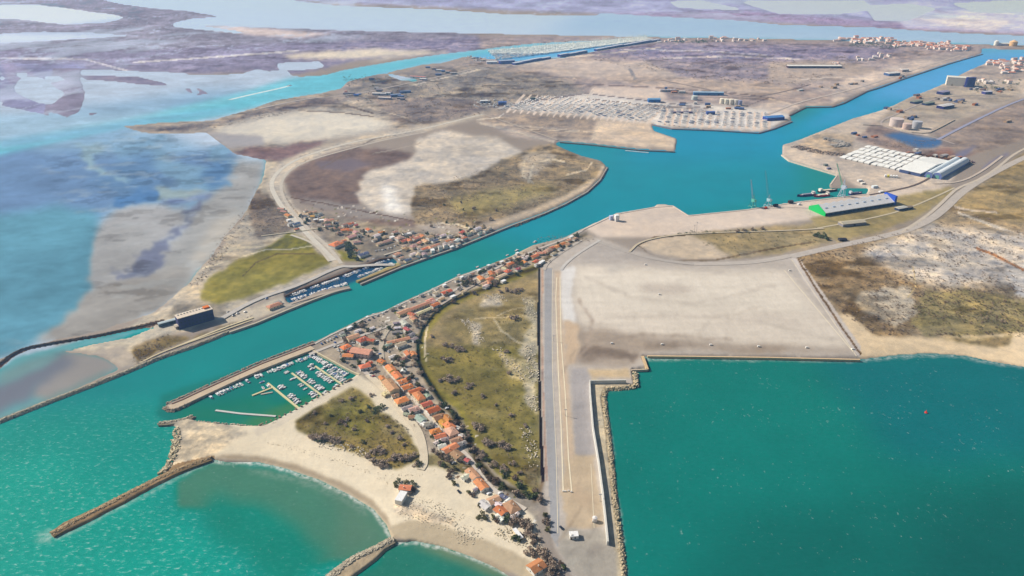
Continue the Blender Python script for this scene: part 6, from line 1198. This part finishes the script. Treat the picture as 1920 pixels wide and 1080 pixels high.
# ------------------------------------------------------------------ trees and scrub
def leaf_mat(name, c1, c2):
    g = NT(name); n = g.noise(.9, 3, .6); c = g.mix(g.ramp(n, .35, .65), c1, c2); g.l(c, g.b.inputs['Base Color']); g.b.inputs['Roughness'].default_value = .9; g.b.inputs['Specular IOR Level'].default_value = .1; return g.m
bark = plain('bark', (.07, .055, .045), .2, 1, .95)
LM = {'bare': leaf_mat('bare_twigs', (.28, .21, .155), (.50, .40, .31)), 'green': leaf_mat('evergreen', (.07, .10, .045), (.20, .23, .10)), 'olive': leaf_mat('olive_scrub', (.12, .12, .045), (.24, .22, .10)), 'rust': leaf_mat('rust_scrub', (.15, .105, .075), (.30, .22, .16))}
def crown_mesh(kind, seed, n, lump=7, flat=.75):
    r_ = np.random.RandomState(seed); cs = r_.randn(lump, 3)*[.42, .42, .22]+[0, 0, .55]; cr = r_.uniform(.30, .55, lump); m = MB()
    for _ in range(n):
        k = r_.randint(lump); d = r_.randn(3); d /= np.linalg.norm(d); p = cs[k]+d*cr[k]*r_.uniform(.55, 1.0)*[1, 1, flat]
        if p[2] < .03: p[2] = .03+r_.rand()*.15
        s = r_.uniform(.07, .17); a = r_.randn(3); a /= np.linalg.norm(a); b = np.cross(a, r_.randn(3)); b /= np.linalg.norm(b)
        m.quad([p+a*s, p+b*s*.7, p-a*s, p-b*s*.7])
    return mesh('crown', m.v, m.f, LM[kind])
def trunk_mesh(seed):
    r_ = random.Random(seed); m = MB(); m.cyl(0, 0, -.1, .4, .06, 0, 6, .04)
    for i in range(5): a = i*1.26+r_.random(); m.bar((0, 0, .25), (.4*math.cos(a), .4*math.sin(a), .55+.3*r_.random()), .02)
    return mesh('trunk', m.v, m.f, bark)
CR = {k: [crown_mesh(k, 10*i+len(k), 420) for i in range(3)] for k in LM}
SM = {k: crown_mesh(k, 77+len(k), 110, 4) for k in LM}
TRK = [trunk_mesh(i) for i in range(2)]
tl = []
def tree(x, y, r, kind, where, name='tree', hh=1.0):
    X, Y = P(x, y, 2); t = root(name, X, Y, 2, rr.random()*6.28); s = r; t.scale = (s, s, s*hh)
    obj('crown', rr.choice(CR[kind]), t); obj('trunk', rr.choice(TRK), t); tl.append((where, x, t, kind)); t['category'] = 'tree' if name == 'tree' else 'bush'; return t
KN = {'bare': 'bare brown', 'green': 'dark evergreen', 'olive': 'olive green', 'rust': 'rusty brown'}
for x, y, r in [(966, 598, 7), (960, 596, 4), (938, 548, 5), (950, 545, 6), (965, 548, 7), (975, 545, 5), (810, 632, 4), (835, 647, 5), (845, 650, 5), (860, 655, 6), (868, 658, 5), (830, 672, 4), (840, 678, 6), (846, 674, 4), (825, 715, 4), (838, 712, 7), (848, 716, 6), (858, 712, 5), (880, 724, 5), (876, 728, 4), (852, 738, 5), (890, 796, 4), (897, 803, 6), (904, 806, 5), (912, 829, 6), (918, 835, 6), (925, 834, 5), (940, 835, 6), (948, 840, 6), (952, 843, 4), (955, 700, 4), (960, 780, 4), (945, 885, 5), (962, 870, 4), (975, 888, 4), (985, 800, 4), (930, 760, 3), (905, 745, 4), (950, 660, 4)]:
    tree(x, y, r*.95, 'bare', 'meadow inside the creek', 'bush', .75)
for x, y, r, k in [(584, 819, 5, 'bare'), (593, 823, 6, 'bare'), (602, 822, 7, 'bare'), (612, 823, 7, 'bare'), (622, 826, 6, 'bare'), (632, 829, 6, 'bare'), (600, 828, 5, 'green'), (700, 848, 5, 'bare'), (708, 845, 6, 'bare'), (716, 850, 5, 'bare'), (690, 856, 5, 'bare'), (703, 866, 6, 'bare'), (713, 871, 7, 'bare'), (722, 874, 6, 'bare'), (734, 862, 6, 'bare'), (745, 858, 6, 'bare'), (756, 860, 7, 'bare'), (766, 862, 6, 'bare'), (774, 855, 5, 'bare'), (696, 742, 4, 'bare'), (660, 748, 5, 'bare'), (640, 752, 4, 'bare'), (712, 766, 6, 'green'), (704, 772, 5, 'green'), (690, 764, 4, 'green'), (675, 772, 4, 'olive'), (650, 788, 4, 'bare'), (640, 792, 5, 'rust'), (648, 798, 4, 'bare'), (664, 806, 4, 'bare'), (590, 775, 4, 'bare'), (780, 872, 5, 'bare'), (728, 800, 4, 'bare'), (735, 812, 4, 'bare'), (750, 822, 5, 'bare'), (758, 835, 4, 'bare'), (688, 790, 4, 'rust'), (620, 780, 3.5, 'olive'), (610, 795, 3.5, 'bare'), (680, 830, 4, 'olive'), (660, 838, 4, 'bare')]:
    tree(x, y, r*.85, k, 'dunes above the beach', 'bush', .7)
for x, y, r, k in [(822, 852, 5, 'bare'), (830, 858, 5, 'rust'), (838, 862, 6, 'bare'), (846, 868, 5, 'bare'), (812, 846, 4, 'bare'), (826, 870, 4, 'bare'), (832, 874, 4, 'green'), (786, 872, 5, 'olive'), (852, 880, 4, 'olive'), (862, 866, 5, 'bare'), (845, 886, 5, 'rust'), (842, 896, 4, 'rust'), (850, 908, 4, 'olive'), (880, 925, 4, 'olive'), (886, 930, 4, 'rust'), (900, 950, 4, 'olive'), (902, 970, 5, 'olive'), (910, 974, 4, 'olive'), (924, 972, 4, 'olive'), (932, 978, 5, 'rust'), (745, 905, 4, 'green'), (774, 912, 5, 'green'), (776, 920, 4, 'rust'), (768, 926, 4, 'bare'), (742, 912, 4, 'olive'), (761, 906, 4, 'olive'),
                   (952, 978, 6, 'green'), (958, 984, 5, 'bare'), (966, 980, 7, 'bare'), (976, 982, 7, 'bare'), (986, 986, 7, 'bare'), (994, 990, 6, 'bare'), (988, 1000, 6, 'bare'), (996, 1008, 6, 'bare'), (1004, 1012, 6, 'bare'), (1000, 1020, 5, 'bare'), (966, 1010, 5, 'green'), (974, 1013, 4, 'green'), (994, 1036, 6, 'bare'), (1000, 1042, 5, 'bare'), (1012, 1034, 6, 'bare'), (1020, 1040, 7, 'bare'), (1026, 1048, 6, 'bare'), (1030, 1058, 7, 'bare'), (1036, 1066, 7, 'bare'), (1042, 1074, 6, 'bare'), (1030, 1076, 6, 'bare'), (1022, 968, 4, 'olive'), (1024, 980, 5, 'rust'), (1028, 995, 4, 'olive'), (1058, 1066, 4, 'green'), (1052, 1058, 3, 'rust')]:
    tree(x, y, r*.8, k, 'seaward end of the village', 'tree', 1.0)
# creek line
cp_ = smooth([Vector((a, b, 0)) for a, b in CREEK], 1)
for i, c in enumerate(cp_[4:]):
    if i % 2 == 0 or (c.y > 800 and i % 3): tree(c.x+rr.uniform(-8, 1), c.y+rr.uniform(-3, 4), rr.uniform(3, 5.4), rr.choice(['bare', 'bare', 'green', 'rust']), 'dark creek', 'tree', 1.0)
for i in range(14):
    u = rr.random(); x, y = 885+u*120, 842+u*88
    tree(x+rr.uniform(-6, 8), y+rr.uniform(-8, 4)-10*math.sin(u*3.14)*0, rr.uniform(3, 5), rr.choice(['bare', 'rust', 'bare', 'green']), 'dark creek', 'tree', .9)
for (x0, y0, x1, y1, n, sp_, where) in [(700, 700, 860, 835, 22, 20, 'village street'), (640, 600, 790, 690, 34, 40, 'marina square'), (830, 455, 1085, 560, 52, 12, 'canal front row'), (530, 385, 900, 480, 60, 12, 'north bank hamlet'), (800, 380, 930, 430, 10, 8, 'scrub behind the hamlet')]:
    for _ in range(n):
        u = rr.random()
        if where == 'canal front row': x = x0+u*(x1-x0); y = 548-(x-835)*.42+rr.uniform(-9, 9)
        elif where == 'village street': x = 712+u*145; y = 680+u*150+rr.uniform(-14, 14); x += rr.choice((-26, 26, 30))
        elif where == 'north bank hamlet': x = 560+u*350; y = 412+34*math.sin(u*2.6)+rr.uniform(-10, 16)*(1-u*.6)
        else: x, y = rr.uniform(x0, x1), rr.uniform(y0, y1)
        i_, j_ = np.searchsorted(gx, x), np.searchsorted(gy, y)
        if LAND[j_, i_] < .5 or LAND[min(j_+3, NY-1), i_] < .5 or LAND[j_-3, i_] < .5: continue
        tree(x, y, rr.uniform(2.6, 4.6), rr.choice(['bare', 'green', 'green', 'olive', 'bare']), where, 'tree', 1.15)
for x, y, r in [(655, 463, 9), (661, 470, 9), (665, 476, 8), (652, 472, 7), (658, 482, 7), (670, 488, 6), (1536, 444, 7), (1542, 446, 7), (1550, 450, 6), (1528, 443, 5), (1410, 432, 5), (1395, 434, 5), (1382, 435, 5), (1430, 430, 5), (970, 492, 6), (976, 497, 6), (884, 530, 6), (890, 533, 6), (880, 527, 5), (930, 531, 5), (800, 596, 5), (792, 598, 5), (836, 554, 5)]: tree(x, y, r*.9, 'green' if x > 1500 or x < 700 or 960 < x < 980 else 'bare', 'verge near the houses' if x < 1100 else 'port road verge', 'tree', 1.1)
lab = {}
for where in sorted({q[0] for q in tl}):
    for i, (_, x, t, k) in enumerate(sorted([q for q in tl if q[0] == where], key=lambda q: q[1])):
        t['label'] = '%s %s, %s from the left by the %s' % (KN[k], t['category'], ordn(i), where); t['group'] = 'trees and bushes by the '+where
# innumerable low scrub: merged masses
def scrub(name, poly, n, kind, s0, s1, seed, line=None):
    r_ = np.random.RandomState(seed); p = pts(poly); xs = [q[0] for q in p]; ysv = [q[1] for q in p]; me = SM[kind]; bv_ = np.array([tuple(v.co) for v in me.vertices]); bf = np.array([tuple(q.vertices) for q in me.polygons])
    V_, F_ = [], []; k = 0; tries = 0
    while k < n and tries < n*60:
        tries += 1; x = r_.uniform(min(xs), max(xs)); y = r_.uniform(min(ysv), max(ysv))
        if not inpoly(np.array([x]), np.array([y]), p)[0]: continue
        X, Y = P(x, y, 2)
        if fbm(np.array([X/34]), np.array([Y/34]), 31)[0] < .30+.28*r_.rand(): continue
        s = r_.uniform(s0, s1)*(.45+.75*r_.rand()**2); a = r_.rand()*6.28; c, d_ = math.cos(a), math.sin(a); V_.append(np.stack([(bv_[:, 0]*c-bv_[:, 1]*d_)*s+X, (bv_[:, 0]*d_+bv_[:, 1]*c)*s+Y, bv_[:, 2]*s*.8+1.9], -1)); F_.append(bf+k*len(bv_)); k += 1
    V_ = np.concatenate(V_); F_ = np.concatenate(F_); m = D.meshes.new(name); m.vertices.add(len(V_)); m.vertices.foreach_set('co', V_.reshape(-1).astype(np.float32)); m.loops.add(F_.size); m.loops.foreach_set('vertex_index', F_.reshape(-1).astype(np.int32)); m.polygons.add(len(F_)); m.polygons.foreach_set('loop_start', np.arange(0, F_.size, 4, dtype=np.int32)); m.materials.append(LM[kind]); m.update(calc_edges=True)
    tag(obj(name, m), kind='stuff')
scrub('low_scrub', "800,650 1008,560 1012,905 1005,925 960,905 925,865 855,755 805,705 792,660", 520, 'olive', .8, 1.9, 1)
scrub('low_scrub', "870,575 1006,520 1010,900 990,900 900,800 840,720 800,660", 420, 'bare', .7, 1.8, 2)
scrub('low_scrub', "556,792 600,762 660,728 715,770 765,800 780,858 745,880 640,842 600,828", 330, 'bare', .8, 1.9, 3); scrub('low_scrub', "556,792 600,762 660,728 715,770 765,800 780,858 745,880 640,842 600,828", 260, 'olive', .8, 1.9, 4)
scrub('low_scrub', "1492,484 1600,456 1720,430 1900,440 1920,625 1740,630 1640,628 1580,588", 1500, 'rust', 1.0, 3.0, 5); scrub('low_scrub', "1492,484 1600,456 1760,400 1920,330 1920,625 1740,630 1640,628 1580,588", 1300, 'bare', 1.0, 3.0, 6); scrub('low_scrub', "1700,560 1920,560 1920,632 1740,632", 420, 'olive', 1.0, 2.6, 16)
scrub('low_scrub', "780,350 950,300 1040,280 1125,308 1120,340 960,402 880,428 790,425", 1300, 'bare', 1.2, 3.0, 7); scrub('low_scrub', "1290,440 1400,432 1560,424 1560,455 1370,486", 160, 'olive', 1, 2.4, 8); scrub('low_scrub', "1240,441 1330,438 1420,436 1420,430 1300,433", 40, 'green', 2, 3.6, 9)
scrub('low_scrub', "250,686 250,655 320,625 380,640 440,610 475,590 330,650", 220, 'bare', 1, 2.4, 10); scrub('low_scrub', "480,350 560,430 520,445 450,440 420,480 390,520 350,545 440,410", 420, 'bare', 1.2, 2.8, 11); scrub('low_scrub', "640,180 900,130 1050,150 1100,180 900,215 780,232", 700, 'bare', 2.5, 6, 12)
scrub('low_scrub', "1180,92 1440,90 1640,110 1500,165 1280,145 1100,110", 700, 'bare', 3, 7, 13); scrub('low_scrub', "1010,445 1090,436 1118,448 1060,470 1020,500", 150, 'bare', 1.2, 2.8, 14); scrub('low_scrub', "640,600 760,570 800,575 790,640 720,700 700,660", 160, 'green', 1, 2.2, 15)
scrub('low_scrub', "690,700 730,690 870,860 960,940 940,945 850,850 760,790", 260, 'bare', .9, 2.0, 17); scrub('low_scrub', "240,246 400,234 500,207 600,188 640,186 500,222 400,240", 300, 'bare', 1.6, 4, 18); scrub('low_scrub', "1600,262 1760,262 1740,290 1680,280", 200, 'bare', 1.5, 3.5, 19)
scrub('low_scrub', "1600,76 1740,80 1680,92 1590,88", 200, 'green', 5, 9, 20); scrub('low_scrub', "1820,150 1920,150 1900,170 1830,175", 120, 'green', 3, 6, 21); scrub('low_scrub', "1270,75 1340,77 1320,82 1260,80", 60, 'green', 5, 9, 22); scrub('low_scrub', "640,142 700,138 740,150 700,168 650,162", 120, 'olive', 3, 6, 23)
# ------------------------------------------------------------------ air
hz = NT('haze'); hz.t.nodes.remove(hz.b); out = [n for n in hz.t.nodes if n.type == 'OUTPUT_MATERIAL'][0]
vs = hz.n('ShaderNodeVolumeScatter'); vs.inputs['Color'].default_value = (*HAZE_C, 1); vs.inputs['Density'].default_value = HAZE_K; vs.inputs['Anisotropy'].default_value = .35
hz.l(vs.outputs[0], out.inputs['Volume'])
R_ = 60000
bv = [(x, y, z) for z in (-40, 520) for y in (-3000, R_) for x in (-R_, R_)]
tag(obj('haze', mesh('haze', bv, [(0, 2, 3, 1), (4, 5, 7, 6), (0, 1, 5, 4), (2, 6, 7, 3), (0, 4, 6, 2), (1, 3, 7, 5)], hz.m)), kind='structure')
S.cycles.volume_bounces = 0; S.cycles.max_bounces = 4; S.cycles.diffuse_bounces = 2; S.cycles.glossy_bounces = 2
